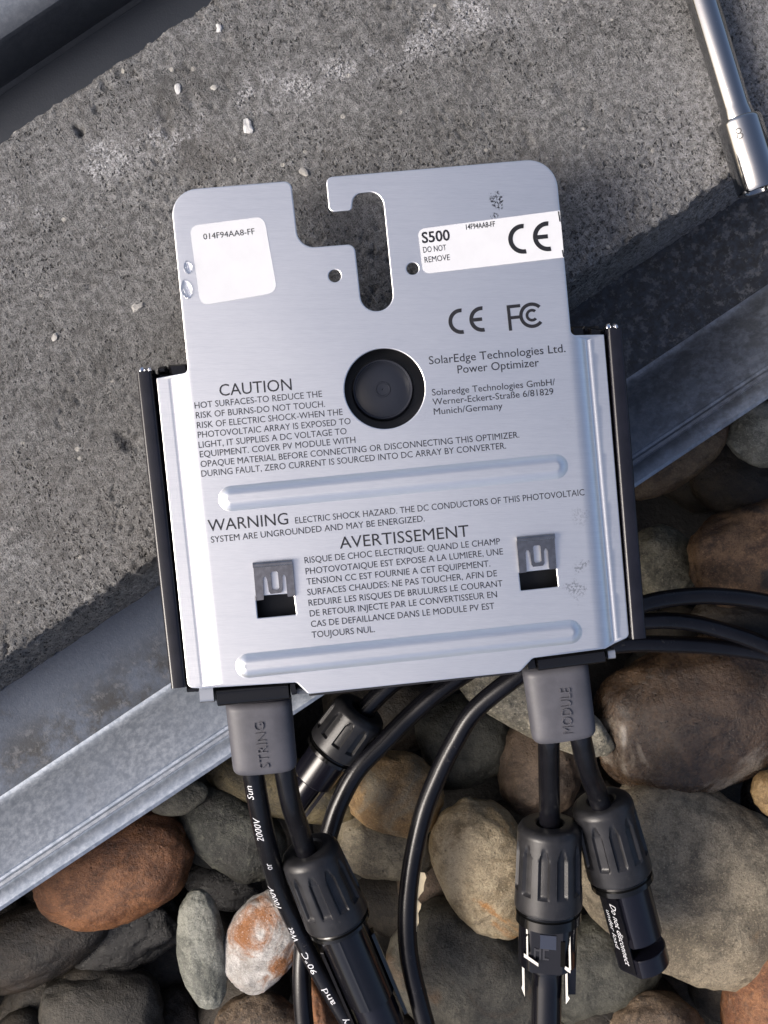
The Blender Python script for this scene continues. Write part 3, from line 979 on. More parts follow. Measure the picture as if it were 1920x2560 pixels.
# black plug in the round hole
ctr = P(957, 974, 22.0)
ctr[2] = 0
prof_ = [(19.1, 9.6), (21.5, 9.55), (22.6, 9.4), (23.0, 9.0), (22.95, 8.65), (22.6, 8.45), (22.6, 8.2), (22.75, 7.9), (22.8, 2.45), (23.0, 2.3), (23.0, 2.0), (22.8, 1.85), (22.75, .25), (22.5, 0.15)]
th = np.arange(64) * 2 * math.pi / 64
v = np.concatenate([np.stack([ctr[0] + r * np.cos(th), ctr[1] + r * np.sin(th), np.full(64, s)], 1) for s, r in prof_])
f = [t[::-1] for t in grid_faces(len(prof_), 64, True)] + [tuple(range((len(prof_) - 1) * 64, len(prof_) * 64))]
o = mk("round_plug", v, f, plain("satin_black_plastic", (0.016, 0.018, 0.026), 0.3, grain=0.01), opt)
sharp(o, 40)

# side rails
for path, lab in (([(368.5, 934), (454, 1713)], "left"), ([(1528.5, 827), (1588, 1592)], "right")):
    pp = [P(x, y, 22.0) for x, y in path]
    L = np.array([pp[0] + (pp[1] - pp[0]) * t for t in (0, 0.004, 0.5, 0.996, 1)])
    L[:, 2] = 15.5
    v, f = sweep(L, rounded_rect(37.5 * S(22), 25.0, 0.9, 4))
    o = mk("side_rail", v, f, RAILM, opt)
    sharp(o, 40)
    rail = o
    d_ = (pp[1] - pp[0]) / np.linalg.norm(pp[1] - pp[0])
    for off_ in (-1.15, 1.15):
        sd_ = np.array([d_[1], -d_[0], 0]) * off_
        c_ = pp[0] - d_ * 0.9 + sd_
        v, f = pebble_verts(1.15, 1.5, 3.0, 0.2, 2.4, int(off_ * 5) + 60, 0.15, 3)
        mk("crimped_end", v + np.array([c_[0], c_[1], 21.5]), f, CHROME, rail)

# spring clips
def clip(A, B, C, D):
    """px corners top-left, top-right, bottom-right, bottom-left of the clip"""
    A, B, C, D = map(lambda t: np.array(t, float), (A, B, C, D))
    def uv(u, w):
        return A + (B - A) * u + (D - A) * w + (A - B + C - D) * u * w
    H = 1.7
    def prism_uv(poly, zb, zt, slope=0.0):
        top, bot = [], []
        for u, w in poly:
            x, y = uv(u, w)
            p = P(x, y, ZP)
            top.append((p[0], p[1], zt - slope * w)); bot.append((p[0], p[1], zb - slope * w))
        return top, bot
    outer = [(0, 0.04), (0.03, 0), (0.97, 0), (1, 0.04), (1, 1.0), (0.81, 1.0), (0.80, 0.93), (0.80, 0.42), (0.77, 0.34), (0.73, 0.34), (0.70, 0.42), (0.69, 0.78), (0.65, 0.86), (0.38, 0.86), (0.34, 0.78), (0.32, 0.42), (0.29, 0.34), (0.24, 0.34), (0.21, 0.42), (0.20, 0.93), (0.19, 1.0), (0, 1.0)]
    hole = [(0.42, 0.26), (0.45, 0.22), (0.58, 0.22), (0.61, 0.26), (0.61, 0.70), (0.58, 0.75), (0.45, 0.75), (0.42, 0.70)]
    P2 = [Vector(p) for p in outer + hole]
    no, nh = len(outer), len(hole)
    E2 = [(i, (i + 1) % no) for i in range(no)] + [(no + i, no + (i + 1) % nh) for i in range(nh)]
    r2 = delaunay_2d_cdt(P2, E2, [], 0, 1e-5)
    vv_ = np.array([p[:] for p in r2[0]])
    tt = np.array([t[:] for t in r2[2]])
    ce = vv_[tt].mean(1)
    kp = pip(ce, np.array(outer)) & ~pip(ce, np.array(hole))
    tt = tt[kp]
    def z_at(w):
        return ZP + 1.75 - 0.75 * w
    # add a crease row by splitting: simple, vertices only at polygon corners; use z by w
    top = []
    for u, w in vv_:
        x, y = uv(u, w)
        p = P(x, y, ZP + 1.5)
        top.append((p[0], p[1], z_at(np.array(w))))
    top = np.array(top)
    bot = top.copy(); bot[:, 2] -= 0.7
    n = len(top)
    fs = []
    for t in tt:
        a, b, c = map(int, t)
        if np.cross(top[b] - top[a], top[c] - top[a])[2] < 0: b, c = c, b
        fs.append((a, b, c)); fs.append((a + n, c + n, b + n))
    ec_ = Counter()
    for t in fs[::2]:
        for i in range(3): ec_[(t[i], t[(i + 1) % 3])] += 1
    for a, b in list(ec_):
        if (b, a) not in ec_: fs.append((b, a, a + n, b + n))
    o = mk("spring_clip", np.concatenate([top, bot]), fs, CLIPM, opt, smooth=False)
    # folded root of the clip
    x0, y0 = uv(0.0, -0.01); x1, y1 = uv(1.0, -0.01)
    pth = np.array([P(x0, y0, ZP + .5), P(x1, y1, ZP + .5)])
    pth = np.array([pth[0] + (pth[1] - pth[0]) * t for t in (0, 0.02, 0.5, 0.98, 1)]); pth[:, 2] = ZP + 1.1
    v, f = sweep(pth, rounded_rect(1.7, 1.9, 0.7, 4))
    r = mk("clip_fold", v, f, CLIPM, o)
    sharp(r, 50)
CLIPM = NB("clip_metal")
_n = CLIPM.noise(600, 4, 0.6)
CLIPM = CLIPM.set(Base_Color=CLIPM.mix(CLIPM.smooth(_n, 0.35, 0.65), (0.30, 0.28, 0.265), (0.37, 0.35, 0.335)), Roughness=CLIPM.math('MULTIPLY_ADD', _n, 0.08, 0.12), Metallic=1.0)
clip((633, 1414), (731, 1406), (738, 1490), (640, 1502))
clip((1291, 1350), (1386, 1341), (1392, 1422), (1299, 1433))

# stickers
def sticker(corners, radii, z=ZP + 0.10):
    poly = rounded_poly([(x, y, r) for (x, y), r in zip(corners, radii)], 8)
    top = np.array([P(x, y, z) for x, y in poly])
    base = top.copy(); base[:, 2] -= 0.09
    m = len(poly)
    f = grid_faces(2, m, True) + [tuple(range(m, 2 * m))]
    v = np.concatenate([base, top])
    # face up
    return mk("sticker", v, [tuple(range(m, 2 * m))] + grid_faces(2, m, True), STICK, opt, smooth=False)
stk1 = sticker([(474, 565), (660, 541), (694, 731), (501, 764)], [20, 22, 24, 22], ZP + 0.16)
stk1['label'] = "square white sticker with a serial number on the left tab"
stk2 = sticker([(1044, 573), (1399.5, 526), (1410.5, 643.5), (1058, 685)], [17, 1, 1, 17], ZP + 0.16)
stk2['label'] = "long white sticker with the words DO NOT REMOVE and a CE mark"

# ------------------------------------------------------------------ lettering
def text_geo(body, offset=0.0, extrude=0.0, bevel=0.0, spacing=1.0, res=3):
    cu = bpy.data.curves.new("txt", 'FONT')
    cu.body = body
    cu.size = 1.0
    cu.offset = offset
    cu.extrude = extrude
    cu.bevel_depth = bevel
    cu.resolution_u = res
    cu.space_character = spacing
    o = bpy.data.objects.new("txt", cu)
    sc.collection.objects.link(o)
    dg = bpy.context.evaluated_depsgraph_get()
    dg.update()
    me = bpy.data.meshes.new_from_object(o.evaluated_get(dg))
    v = np.array([p.co[:] for p in me.vertices])
    f = [tuple(p.vertices) for p in me.polygons]
    bpy.data.objects.remove(o)
    bpy.data.curves.remove(cu)
    bpy.data.meshes.remove(me)
    return v, f
_v, _ = text_geo("H")
CAPH = _v[:, 1].max()

def text_line(body, x0, y0, x1, y1, cap, z, mat, parent, offset=0.0, name="printed_text", extrude=0.0, bevel=0.0):
    """baseline from (x0,y0) to (x1,y1), capital height in photograph pixels, on the level z"""
    v, f = text_geo(body, offset, extrude, bevel)
    a = np.array([x0, y0], float)
    d = np.array([x1 - x0, y1 - y0], float)
    L = np.linalg.norm(d)
    d /= L
    upv = np.array([d[1], -d[0]])
    xs = (v[:, 0] - v[:, 0].min()) / (v[:, 0].max() - v[:, 0].min()) * L
    ys = v[:, 1] / CAPH * cap
    p2 = a + xs[:, None] * d + ys[:, None] * upv
    s = S(z)
    zz = z + (v[:, 2] / max(1e-6, extrude + bevel) * (extrude * 10) if extrude else 0)
    w = np.stack([(p2[:, 0] - 960) * s, (1280 - p2[:, 1]) * s, np.full(len(v), z) if not extrude else zz], 1)
    return mk(name, w, f, mat, parent, smooth=False)

ZT = ZP + 0.09
ZS = ZP + 0.22
TX = [("CAUTION", 549.5, 990.4, 730, 975, 29), ("HOT SURFACES-TO REDUCE THE", 487, 1021.5, 805.6, 992, 15.5), ("RISK OF BURNS-DO NOT TOUCH.", 490, 1046, 813, 1017, 15.5),
      ("RISK OF ELECTRIC SHOCK-WHEN THE", 493, 1071, 857, 1037, 15.5), ("PHOTOVOLTAIC ARRAY IS EXPOSED TO", 495, 1095, 877, 1060, 15.5), ("LIGHT, IT SUPPLIES A DC VOLTAGE TO", 497, 1120, 867, 1085, 15.5),
      ("EQUIPMENT. COVER PV MODULE WITH", 500, 1143.5, 889, 1107, 15.5), ("OPAQUE MATERIAL BEFORE CONNECTING OR DISCONNECTING THIS OPTIMIZER.", 502, 1168, 1298.5, 1094, 15.5),
      ("DURING FAULT, ZERO CURRENT IS SOURCED INTO DC ARRAY BY CONVERTER.", 504, 1192, 1265.6, 1121.5, 15.5),
      ("SolarEdge Technologies Ltd.", 1073, 911, 1414, 880, 20), ("Power Optimizer", 1144.5, 933.6, 1348, 915.5, 20), ("Solaredge Technologies GmbH/", 1080.5, 989, 1388, 962.5, 16),
      ("Werner-Eckert-Stra\u00dfe 6/81829", 1082, 1013, 1384, 986, 16), ("Munich/Germany", 1085, 1037, 1257, 1022, 16),
      ("WARNING", 521, 1329, 721, 1310.5, 29), ("ELECTRIC SHOCK HAZARD. THE DC CONDUCTORS OF THIS PHOTOVOLTAIC", 738.6, 1309, 1461.6, 1238, 15.5), ("SYSTEM ARE UNGROUNDED AND MAY BE ENERGIZED.", 528, 1357, 1062, 1303.6, 15.5),
      ("AVERTISSEMENT", 850, 1372, 1173, 1341, 29), ("RISQUE DE CHOC ELECTRIQUE: QUAND LE CHAMP", 762, 1408.6, 1250.6, 1360.6, 15.5), ("PHOTOVOTAIQUE EST EXPOSE A LA LUMIERE, UNE", 764.6, 1436, 1258, 1386, 15.5),
      ("TENSION CC EST FOURNIE A CET EQUIPEMENT.", 767, 1462, 1226, 1416, 15.5), ("SURFACES CHAUDES: NE PAS TOUCHER, AFIN DE", 769, 1488.5, 1243, 1440.5, 15.5), ("REDUIRE LES RISQUES DE BRULURES LE COURANT", 772, 1515, 1257, 1465.6, 15.5),
      ("DE RETOUR INJECTE PAR LE CONVERTISSEUR EN", 775, 1541.5, 1243, 1493, 15.5), ("CAS DE DEFAILLANCE DANS LE MODULE PV EST", 778, 1568, 1236.5, 1522, 15.5), ("TOUJOURS NUL.", 780, 1594.8, 937.7, 1580, 15.5)]
for t in TX:
    text_line(*t, ZT, INK, plate, offset=0.0)
text_line("014F94AA8-FF", 509, 599, 637, 585, 14.5, ZS, INK, stk1)
text_line("S500", 1055.6, 607.5, 1125.5, 600, 26, ZS, INK, stk2, offset=0.02)
text_line("DO NOT", 1058.6, 632, 1116, 625.6, 14.5, ZS, INK, stk2)
text_line("REMOVE", 1062, 657, 1125, 650, 14.5, ZS, INK, stk2)
text_line("14F94AA8-FF", 1165.6, 574, 1238, 566, 13, ZS, INK, stk2, offset=0.012)

def arc_mark(cx, cy, ro, ri, a0, a1, rot=TA, n=28):
    """ring segment in px, angles counter-clockwise degrees as seen in the picture"""
    v, f = [], []
    for k in range(n + 1):
        a = math.radians(a0 + (a1 - a0) * k / n) + rot
        for r in (ri, ro):
            v.append((cx + r * math.cos(a), cy - r * math.sin(a)))
    for k in range(n):
        f.append((2 * k, 2 * k + 1, 2 * k + 3, 2 * k + 2))
    return v, f
def bar_mark(cx, cy, pts_, rot=TA):
    c, s_ = math.cos(rot), math.sin(rot)
    return [(cx + x * c - y * s_, cy - (x * s_ + y * c)) for x, y in pts_], [tuple(range(len(pts_)))]
def flat_mark(name, pieces, z, parent):
    v, f = [], []
    for k, (pv, pf) in enumerate(pieces):
        o_ = len(v)
        v += [tuple(P(x, y, z + 0.004 * k)) for x, y in pv]
        f += [tuple(i + o_ for i in t) for t in pf]
    return mk(name, v, f, INK, parent, smooth=False)
def ce(cx, cy, h, gap, z, parent):
    """cx,cy: centre of the C's circle"""
    R, r = h / 2, h / 2 * 0.70
    dx, dy = gap * math.cos(TA), -gap * math.sin(TA)
    flat_mark("approval_mark", [arc_mark(cx, cy, R, r, 82, 278), arc_mark(cx + dx, cy + dy, R, r, 82, 278), bar_mark(cx + dx, cy + dy, [(-r - 1, -R * 0.14), (R * 0.0, -R * 0.14), (R * 0.0, R * 0.14), (-r - 1, R * 0.14)])], z, parent)
ce(1308, 597, 75, 62, ZS, stk2)
ce(1153, 803, 64, 52.5, ZT, plate)
fx, fy = 1330, 788
flat_mark("approval_mark", [arc_mark(fx, fy, 32, 23.5, 42, 318), arc_mark(fx, fy, 16, 9, 45, 315),
                            bar_mark(fx, fy, [(-61, 31), (-27, 31), (-27, 23), (-53, 23), (-53, 3), (-31, 3), (-31, -5), (-53, -5), (-53, -33), (-61, -33)])], ZT, plate)
for a, b in (((1396, 528.5), (1400, 554)), ((1406, 625), (1409, 642.5))):
    flat_mark("registration_tick", [([(a[0] - 1.6, a[1]), (a[0] + 1.6, a[1]), (b[0] + 1.6, b[1]), (b[0] - 1.6, b[1])], [(0, 1, 2, 3)])], ZS, stk2)

# water drops
WATER = NB("water")
WATER.b.inputs['Transmission Weight'].default_value = 1.0
WATER = WATER.set(Base_Color=(0.97, 0.98, 1.0), Roughness=0.02, IOR=1.33)
for px, py, a, b, ang, lab in ((469, 668, 11, 17, 8, "smaller clear water drop beside the square sticker"), (466, 722, 14, 25, 14, "larger clear water drop on the plate's left edge beside the square sticker")):
    dirs, f = ico(4)
    s = S(ZP)
    y = dirs[:, 1]
    w = np.where(y > 0, 1 - 0.55 * y ** 1.5, 1.0)
    p = np.stack([dirs[:, 0] * a * s * w, y * b * s, np.where(dirs[:, 2] > 0, dirs[:, 2] * 1.5, dirs[:, 2] * 0.05)], 1)
    A = math.radians(ang)
    p = np.stack([p[:, 0] * math.cos(A) - p[:, 1] * math.sin(A), p[:, 0] * math.sin(A) + p[:, 1] * math.cos(A), p[:, 2]], 1)
    mk("water_drop", p + P(px, py, ZP + 0.12), f, WATER, label=lab, cat="water drop", group="water drops on the plate")

# ------------------------------------------------------------------ boots with raised lettering
def boot(top, bot, w_px, zt, zb, thick, text, tx):
    A, B = P(*top, zt), P(*bot, zb)
    ax = (B - A); L = np.linalg.norm(ax); ax /= L
    side = np.array([-ax[1], ax[0], 0]); side /= np.linalg.norm(side)
    upv = np.cross(side, ax)
    if upv[2] < 0: upv, side = -upv, -side
    n = 56
    th = np.arange(n) * 2 * math.pi / n
    rings = []
    ss = [0, 0.1, 0.25, 0.5, 0.75, 0.9, 0.95, 0.98, 0.995, 1.0]
    for s in ss:
        k = 1.0 if s < 0.9 else 1 - 0.11 * ((s - 0.9) / 0.1) ** 3
        hw, hh = w_px * S(zt) / 2 * (1.0 - 0.02 * s) * k, thick / 2 * (1 - 0.05 * s) * k
        e = 2 / 3.2
        x = np.sign(np.cos(th)) * np.abs(np.cos(th)) ** e * hw
        y = np.sign(np.sin(th)) * np.abs(np.sin(th)) ** e * hh
        rings.append(A + ax * L * s + side * x[:, None] + upv * y[:, None])
    v = np.concatenate(rings)
    f = grid_faces(len(ss), n, True) + [tuple(range(n))[::-1], tuple(range((len(ss) - 1) * n, len(ss) * n))]
    o = mk("cable_boot", v, f, RUBBER, opt)
    x0, y0, x1, y1, cap = tx
    zl = (zt + zb) / 2 + thick / 2
    tv, tf = text_geo(text, -0.013, 0.05, 0.0, res=2)
    a = np.array([x0, y0], float); d = np.array([x1 - x0, y1 - y0], float); LL = np.linalg.norm(d); d /= LL
    u2 = np.array([d[1], -d[0]])
    xs = (tv[:, 0] - tv[:, 0].min()) / np.ptp(tv[:, 0]) * LL
    p2 = a + xs[:, None] * d + (tv[:, 1] / CAPH * cap)[:, None] * u2
    s = S(zl)
    X, Y = (p2[:, 0] - 960) * s, (1280 - p2[:, 1]) * s
    # follow the slope of the boot
    q = (X - A[0]) * ax[0] + (Y - A[1]) * ax[1]
    zz = A[2] + ax[2] * q / max(1e-6, (ax[0] ** 2 + ax[1] ** 2)) + thick / 2 * (1 - 0.05 * q / L) - 0.05 + tv[:, 2] / 0.05 * 0.6
    mk("raised_lettering", np.stack([X, Y, zz], 1), tf, RUBBER, o, smooth=False)
    return o
boot((646, 1748), (664, 1923), 164, 16, 13, 11.5, "STRING", (673, 1921, 659, 1804, 25))
boot((1386, 1660), (1410, 1842), 164, 16, 13, 11.5, "MODULE", (1434, 1836, 1424, 1719, 26))

def boxbar(x0, y0, x1, y1, wpx, z0, z1, mat, name, r=1.0):
    zc = (z0 + z1) / 2
    a, b = P(x0, y0, z1), P(x1, y1, z1)
    L = np.array([a + (b - a) * t for t in (0, 0.02, 0.5, 0.98, 1)]); L[:, 2] = zc
    v, f = sweep(L, rounded_rect(wpx * S(z1), z1 - z0, r, 5))
    # round the ends
    m = len(rounded_rect(1, 1, 0.1, 5))
    for sl_ in (slice(0, m), slice(4 * m, 5 * m)):
        c = v[sl_].mean(0)
        v[sl_] = c + (v[sl_] - c) * 0.8
    o = mk(name, v, f, mat, opt)
    sharp(o, 50)
    return o
boxbar(538, 1747, 725, 1728, 42, 12, 27.5, GLOSSBLK, "boot_clamp", 1.6)
boxbar(498, 1738, 534, 1735, 42, 12, 26.5, plain("dull_silver_tab", (0.42, 0.44, 0.47), 0.3, 0.8), "metal_tab", 1.2)
boxbar(727, 1722, 739, 1720, 34, 12, 27, GLOSSBLK, "clamp_end", 1.0)
boxbar(742, 1728, 770, 1725, 18, 14, 25, plain("dark_blue_grey_plastic", (0.10, 0.11, 0.13), 0.3), "clamp_wedge", 1.0)
boxbar(466, 1724, 496, 1722, 16, 8, 22, GLOSSBLK, "casing_foot", 1.0)
boxbar(1342, 1662, 1516, 1640, 35, 12, 27.5, GLOSSBLK, "boot_clamp", 1.6)
boxbar(1520, 1637, 1539, 1635, 24, 14, 26, bpy.data.materials["dull_silver_tab"], "metal_tab", 1.0)
boxbar(1319, 1661, 1338, 1658, 30, 12, 26.5, GLOSSBLK, "clamp_end", 1.0)

# ------------------------------------------------------------------ cables and connectors
CABLE = plain("black_cable_sheath", (0.005, 0.005, 0.007), 0.25, spec=0.38, grain=0.03, gscale=1800, var=0.2, dust=0.35)
NUT = plain("dark_grey_nut_plastic", (0.018, 0.018, 0.020), 0.33, spec=0.4, grain=0.05, gscale=2600, var=0.25, dust=0.3)
CONN = plain("glossy_connector_plastic", (0.005, 0.005, 0.007), 0.12, grain=0.006)
CONN2 = plain("satin_connector_plastic", (0.006, 0.006, 0.010), 0.22, grain=0.01)
SEAL = plain("black_seal_rubber", (0.004, 0.004, 0.004), 0.15)
RCAB = 3.45

def cable_path(pts, step=1.6):
    return catmull([P(*p) for p in pts], step)

def add_cable(path, parent, r=RCAB, name="cable", **kw):
    v, f = sweep(path, circle(r, 22))
    return mk(name, v, f, CABLE, parent, **kw)

def cut_rows(v, f, caph, n=7):
    bm = bmesh.new()
    vs = [bm.verts.new(p) for p in v]
    for t in f:
        try: bm.faces.new([vs[i] for i in t])
        except ValueError: pass
    for k in range(1, n):
        bmesh.ops.bisect_plane(bm, geom=bm.verts[:] + bm.edges[:] + bm.faces[:], plane_co=(0, caph * k / n, 0), plane_no=(0, 1, 0))
    bm.verts.index_update()
    v2 = np.array([p.co[:] for p in bm.verts])
    f2 = [tuple(p.index for p in fc.verts) for fc in bm.faces]
    bm.free()
    return v2, f2

def tube_text(path, words, r, theta, height, parent):
    """words: list of (text, px, py centre, length px). Reads against the path direction with letter tops to the left of the picture."""
    T_, R_, U_ = frames(path)
    arc = np.concatenate([[0], np.cumsum(np.linalg.norm(np.diff(path, axis=0), axis=1))])
    s_pix = np.stack([960 + path[:, 0] / ((CAM_Z - path[:, 2]) / FPX), 1280 - path[:, 1] / ((CAM_Z - path[:, 2]) / FPX)], 1)
    for txt, px, py, ln, th0 in words:
        i = int(np.argmin(np.hypot(*(s_pix - np.array([px, py])).T)))
        v, f = cut_rows(*text_geo(txt, 0.0, res=2), CAPH)
        L = ln * S(path[i, 2])
        xs = (v[:, 0] - v[:, 0].min()) / np.ptp(v[:, 0]) * L - L / 2
        ys = v[:, 1] / CAPH * height - height / 2
        s = np.clip(arc[i] - xs, 0, arc[-1] - 1e-6)
        # across the surface: letter tops towards the path's ... side
        ang = math.radians(th0) + ys / r * (1)
        c = np.stack([np.interp(s, arc, path[:, k]) for k in range(3)], 1)
        R2 = np.stack([np.interp(s, arc, R_[:, k]) for k in range(3)], 1)
        U2 = np.stack([np.interp(s, arc, U_[:, k]) for k in range(3)], 1)
        rr = r + 0.06
        w = c + R2 * (rr * np.sin(ang))[:, None] + U2 * (rr * np.cos(ang))[:, None]
        mk("printed_text", w, f, WHITEINK, parent, smooth=False)

def nut(parent, top, bot, z0, z1, d0, d1, phase=0.0):
    """ribbed gland nut from pixel 'top' to 'bot' (axis), diameters in px"""
    A, B = P(*top, z0), P(*bot, z1)
    L = np.linalg.norm(B - A)
    r0, r1 = d0 * S(z0) / 2, d1 * S(z1) / 2
    RA = lambda s: r0 + (r1 - r0) * np.clip(s / L, 0, 1)
    prof_ = [(5.0, 4.0), (1.6, 4.3), (0.5, 4.5), (0.0, 5.2), (0.0, r0 - 2.4), (0.25, r0 - 1.5), (0.9, r0 - 0.7), (1.8, r0 - 0.2)]
    prof_ += [(2.4 + (L - 3.2) * k / 44, RA(2.4 + (L - 3.2) * k / 44)) for k in range(45)]
    prof_ += [(L - 0.4, r1 - 0.1), (L, r1 - 0.5), (L, r1 - 3)]
    s0, s1 = 0.17 * L, 0.76 * L
    def rf(s, th, r):
        if s <= s0 or s >= s1: return r
        N = 11
        ph = ((th + phase) * N / (2 * math.pi)) % 1.0
        taper = min(1.0, (s - s0) / (0.14 * L))
        hw = 0.27 * (0.35 + 0.65 * taper)
        g = np.clip((hw - np.abs(ph - 0.5)) / 0.035, 0, 1)
        endw = min(1.0, (s1 - s) / 0.4)
        return r - 1.05 * g * taper ** 0.6 * endw
    v, f = lathe(A, B - A, prof_, 176, rf)
    o = mk("gland_nut", v, f, NUT, parent)
    sharp(o, 32)
    return A, B, L, r1

def seal(parent, B, ax, r, s0=0.2, s1=3.0):
    prof_ = [(s0, r - 2), (s0, r - 0.9), (s0 + .5, r - 0.6), (s0 + 1.0, r - 1.0), (s0 + 1.3, r - 0.5), (s1 - .3, r - 0.4), (s1, r - 0.8), (s1, r - 2)]
    v, f = lathe(B, ax, prof_, 64)
    o = mk("seal_ring", v, f, SEAL, parent)
    sharp(o, 40)

# lead A: printed cable from the STRING boot
A_pts = [(628, 1900, 13), (633, 1935, 11), (648, 2020, 4), (663, 2094, -4), (694, 2209, -18), (747, 2325, -30), (806, 2441, -35), (878, 2560, -38), (965, 2690, -44), (1060, 2860, -48)]
pA = cable_path(A_pts)
la = thing("cable_lead", pA[0], "black cable from the STRING boot with white printed lettering along it", "cable", "leads hanging from the optimizer")
cA = add_cable(pA, la)
tube_text(pA, [("Sun", 640, 1960, 44, 28), ("2000V", 658, 2058, 82, 18), ("or", 682, 2141, 24, 8), ("1000V", 710, 2224, 78, 40), ("Wet", 746, 2312, 52, 34), ("90\u00b0C", 787, 2394.5, 66, 22), ("and", 832, 2477, 48, 18), ("Dry", 874, 2552, 46, 10)], RCAB, 20, 2.3, cA)

# lead B: ribbed nut on the STRING side
pB = cable_path([(711, 1895, 13), (713, 1930, 11), (728, 2010, 4), (744, 2060, -3), (766, 2130, -12), (784, 2166, -16)])
lb = thing("cable_lead", pB[0], "short black lead from the STRING boot ending in a ribbed nut and long glossy plug", "cable connector", "leads hanging from the optimizer")
add_cable(pB, lb)
A, B, L, r1 = nut(lb, (769, 2120), (842, 2290), -14, -22, 150, 166, 0.15)
ax = (B - A) / L
seal(lb, B, ax, r1)
rb = 8.7
def seam(s, th, r):
    t = (th + math.pi) % (2 * math.pi) - math.pi
    r = r + 0.22 * np.exp(-((t - 0.12) / 0.03) ** 2)
    return np.where(np.abs(t - 1.05) < 0.32, np.minimum(r, 8.7 * math.cos(0.32) / np.cos(t - 1.05)), r)
o = mk("connector_body", *lathe(B, ax, [(2.6, 6), (2.6, rb - 0.3), (3.1, rb)] + [(3.1 + 31 * k / 20, rb) for k in range(1, 20)] + [(34.2, rb), (34.6, rb - 0.4), (34.6, 6)], 96, seam), CONN, lb)
sharp(o, 30)
o2 = mk("plug_socket", *lathe(B, ax, [(34.7, 5), (34.7, 7.6), (48, 7.6), (48.4, 7.2), (48.4, 5)], 48), CONN2, lb)
sharp(o2, 40)
_, sdv, upv_ = axis_basis(ax)
for sgn in (-1, 1):
    pol = np.array([(sgn * 8.2, -1.6), (sgn * 9.6, -1.6), (sgn * 9.9, 2.2), (sgn * 8.8, 3.0)])
    if sgn > 0: pol = pol[::-1]
    v, f = extrude_axis(B, ax, pol, 10, 45, 0.2)
    o = mk("latch_arm", v, f, CONN, lb, smooth=False)

# lead C: upright latching connector
pC = cable_path([(1371, 1815, 13), (1372, 1850, 11), (1373, 1960, -2), (1374, 2040, -12), (1374, 2090, -17)])
lc = thing("cable_lead", pC[0], "lead from the MODULE boot hanging straight down with a two-armed latching connector", "cable connector", "leads hanging from the optimizer")
add_cable(pC, lc)
A, B, L, r1 = nut(lc, (1374, 2056), (1370.5, 2262), -15, -20, 158, 170, 0.0)
ax = (B - A) / L
seal(lc, B, ax, r1, 0.2, 5.0)
def collar(s, th, r):
    t = (th + math.pi) % (2 * math.pi) - math.pi
    r = np.where(np.abs(t - 0.2) < 0.62, np.minimum(r, 8.3 / np.cos(t - 0.2)), r)
    return r
o = mk("connector_body", *lathe(B, ax, [(4.6, 7), (4.6, 9.8), (5.0, 10.1)] + [(5.0 + 15.5 * k / 12, 10.1 - 0.1 * k / 12) for k in range(1, 13)] + [(20.9, 9.6), (20.9, 6)], 96, collar), CONN, lc)
sharp(o, 28)
body_c = o
_, sdv, upv_ = axis_basis(ax)
# strips added as sun glints either side of the front facet, raised logo badge and dark windows
def facet_box(u0, u1, s0, s1, h0, h1, mat, name, parent, tilt=0.2):
    ct, st_ = math.cos(tilt), math.sin(tilt)
    nrm_ = sdv * st_ + upv_ * ct
    tan_ = sdv * ct - upv_ * st_
    v = []
    for h in (h0, h1):
        for u, s in ((u0, s0), (u1, s0), (u1, s1), (u0, s1)):
            v.append(B + ax * s + tan_ * u + nrm_ * h)
    f = [(0, 3, 2, 1), (4, 5, 6, 7), (0, 1, 5, 4), (1, 2, 6, 5), (2, 3, 7, 6), (3, 0, 4, 7)]
    v = np.array(v)
    c = v.mean(0)
    if np.dot(np.cross(v[5] - v[4], v[6] - v[4]), nrm_) < 0: f = [t[::-1] for t in f]
    return mk(name, v, f, mat, parent, smooth=False)
facet_box(-3.4, 2.0, 6.6, 11.6, 8.2, 8.65, plain("blue_grey_badge", (0.02, 0.026, 0.045), 0.28), "badge", body_c)
LOGOC = plain("raised_logo_plastic", (0.03, 0.03, 0.034), 0.2)
for (u0, u1, s0, s1) in ((3.4, 4.0, 11.6, 15.6), (2.2, 3.4, 12.0, 12.7), (1.6, 2.2, 11.6, 15.6), (0.4, 1.0, 11.6, 15.6), (-1.0, 0.4, 11.6, 12.2), (-1.0, 0.4, 15.0, 15.6)):
    facet_box(u0, u1, s0, s1, 8.2, 8.55, LOGOC, "raised_logo", body_c)
facet_box(-6.4, -4.9, 8.5, 17.5, 5.0, 8.6, plain("dark_window", (0.001, 0.001, 0.001), 0.7, spec=0.1), "latch_window", body_c)
facet_box(5.6, 6.8, 7.0, 14.5, 6.0, 8.3, bpy.data.materials["dark_window"], "latch_window", body_c)
def bright_plane(A_, sv_, uv_, ax_):
    """slope of a glint face that looks at the sun's mirror direction from above: h = h0 + ks*s + ku*u"""
    V_ = np.array([0, 0, CAM_Z]) - A_
    V_ = V_ / np.linalg.norm(V_)
    Hh = V_ + np.array(sd[:])
    return -(Hh @ ax_) / (Hh @ uv_), -(Hh @ sv_) / (Hh @ uv_)
KS, KU = bright_plane(B + ax * 18, sdv, upv_, ax)
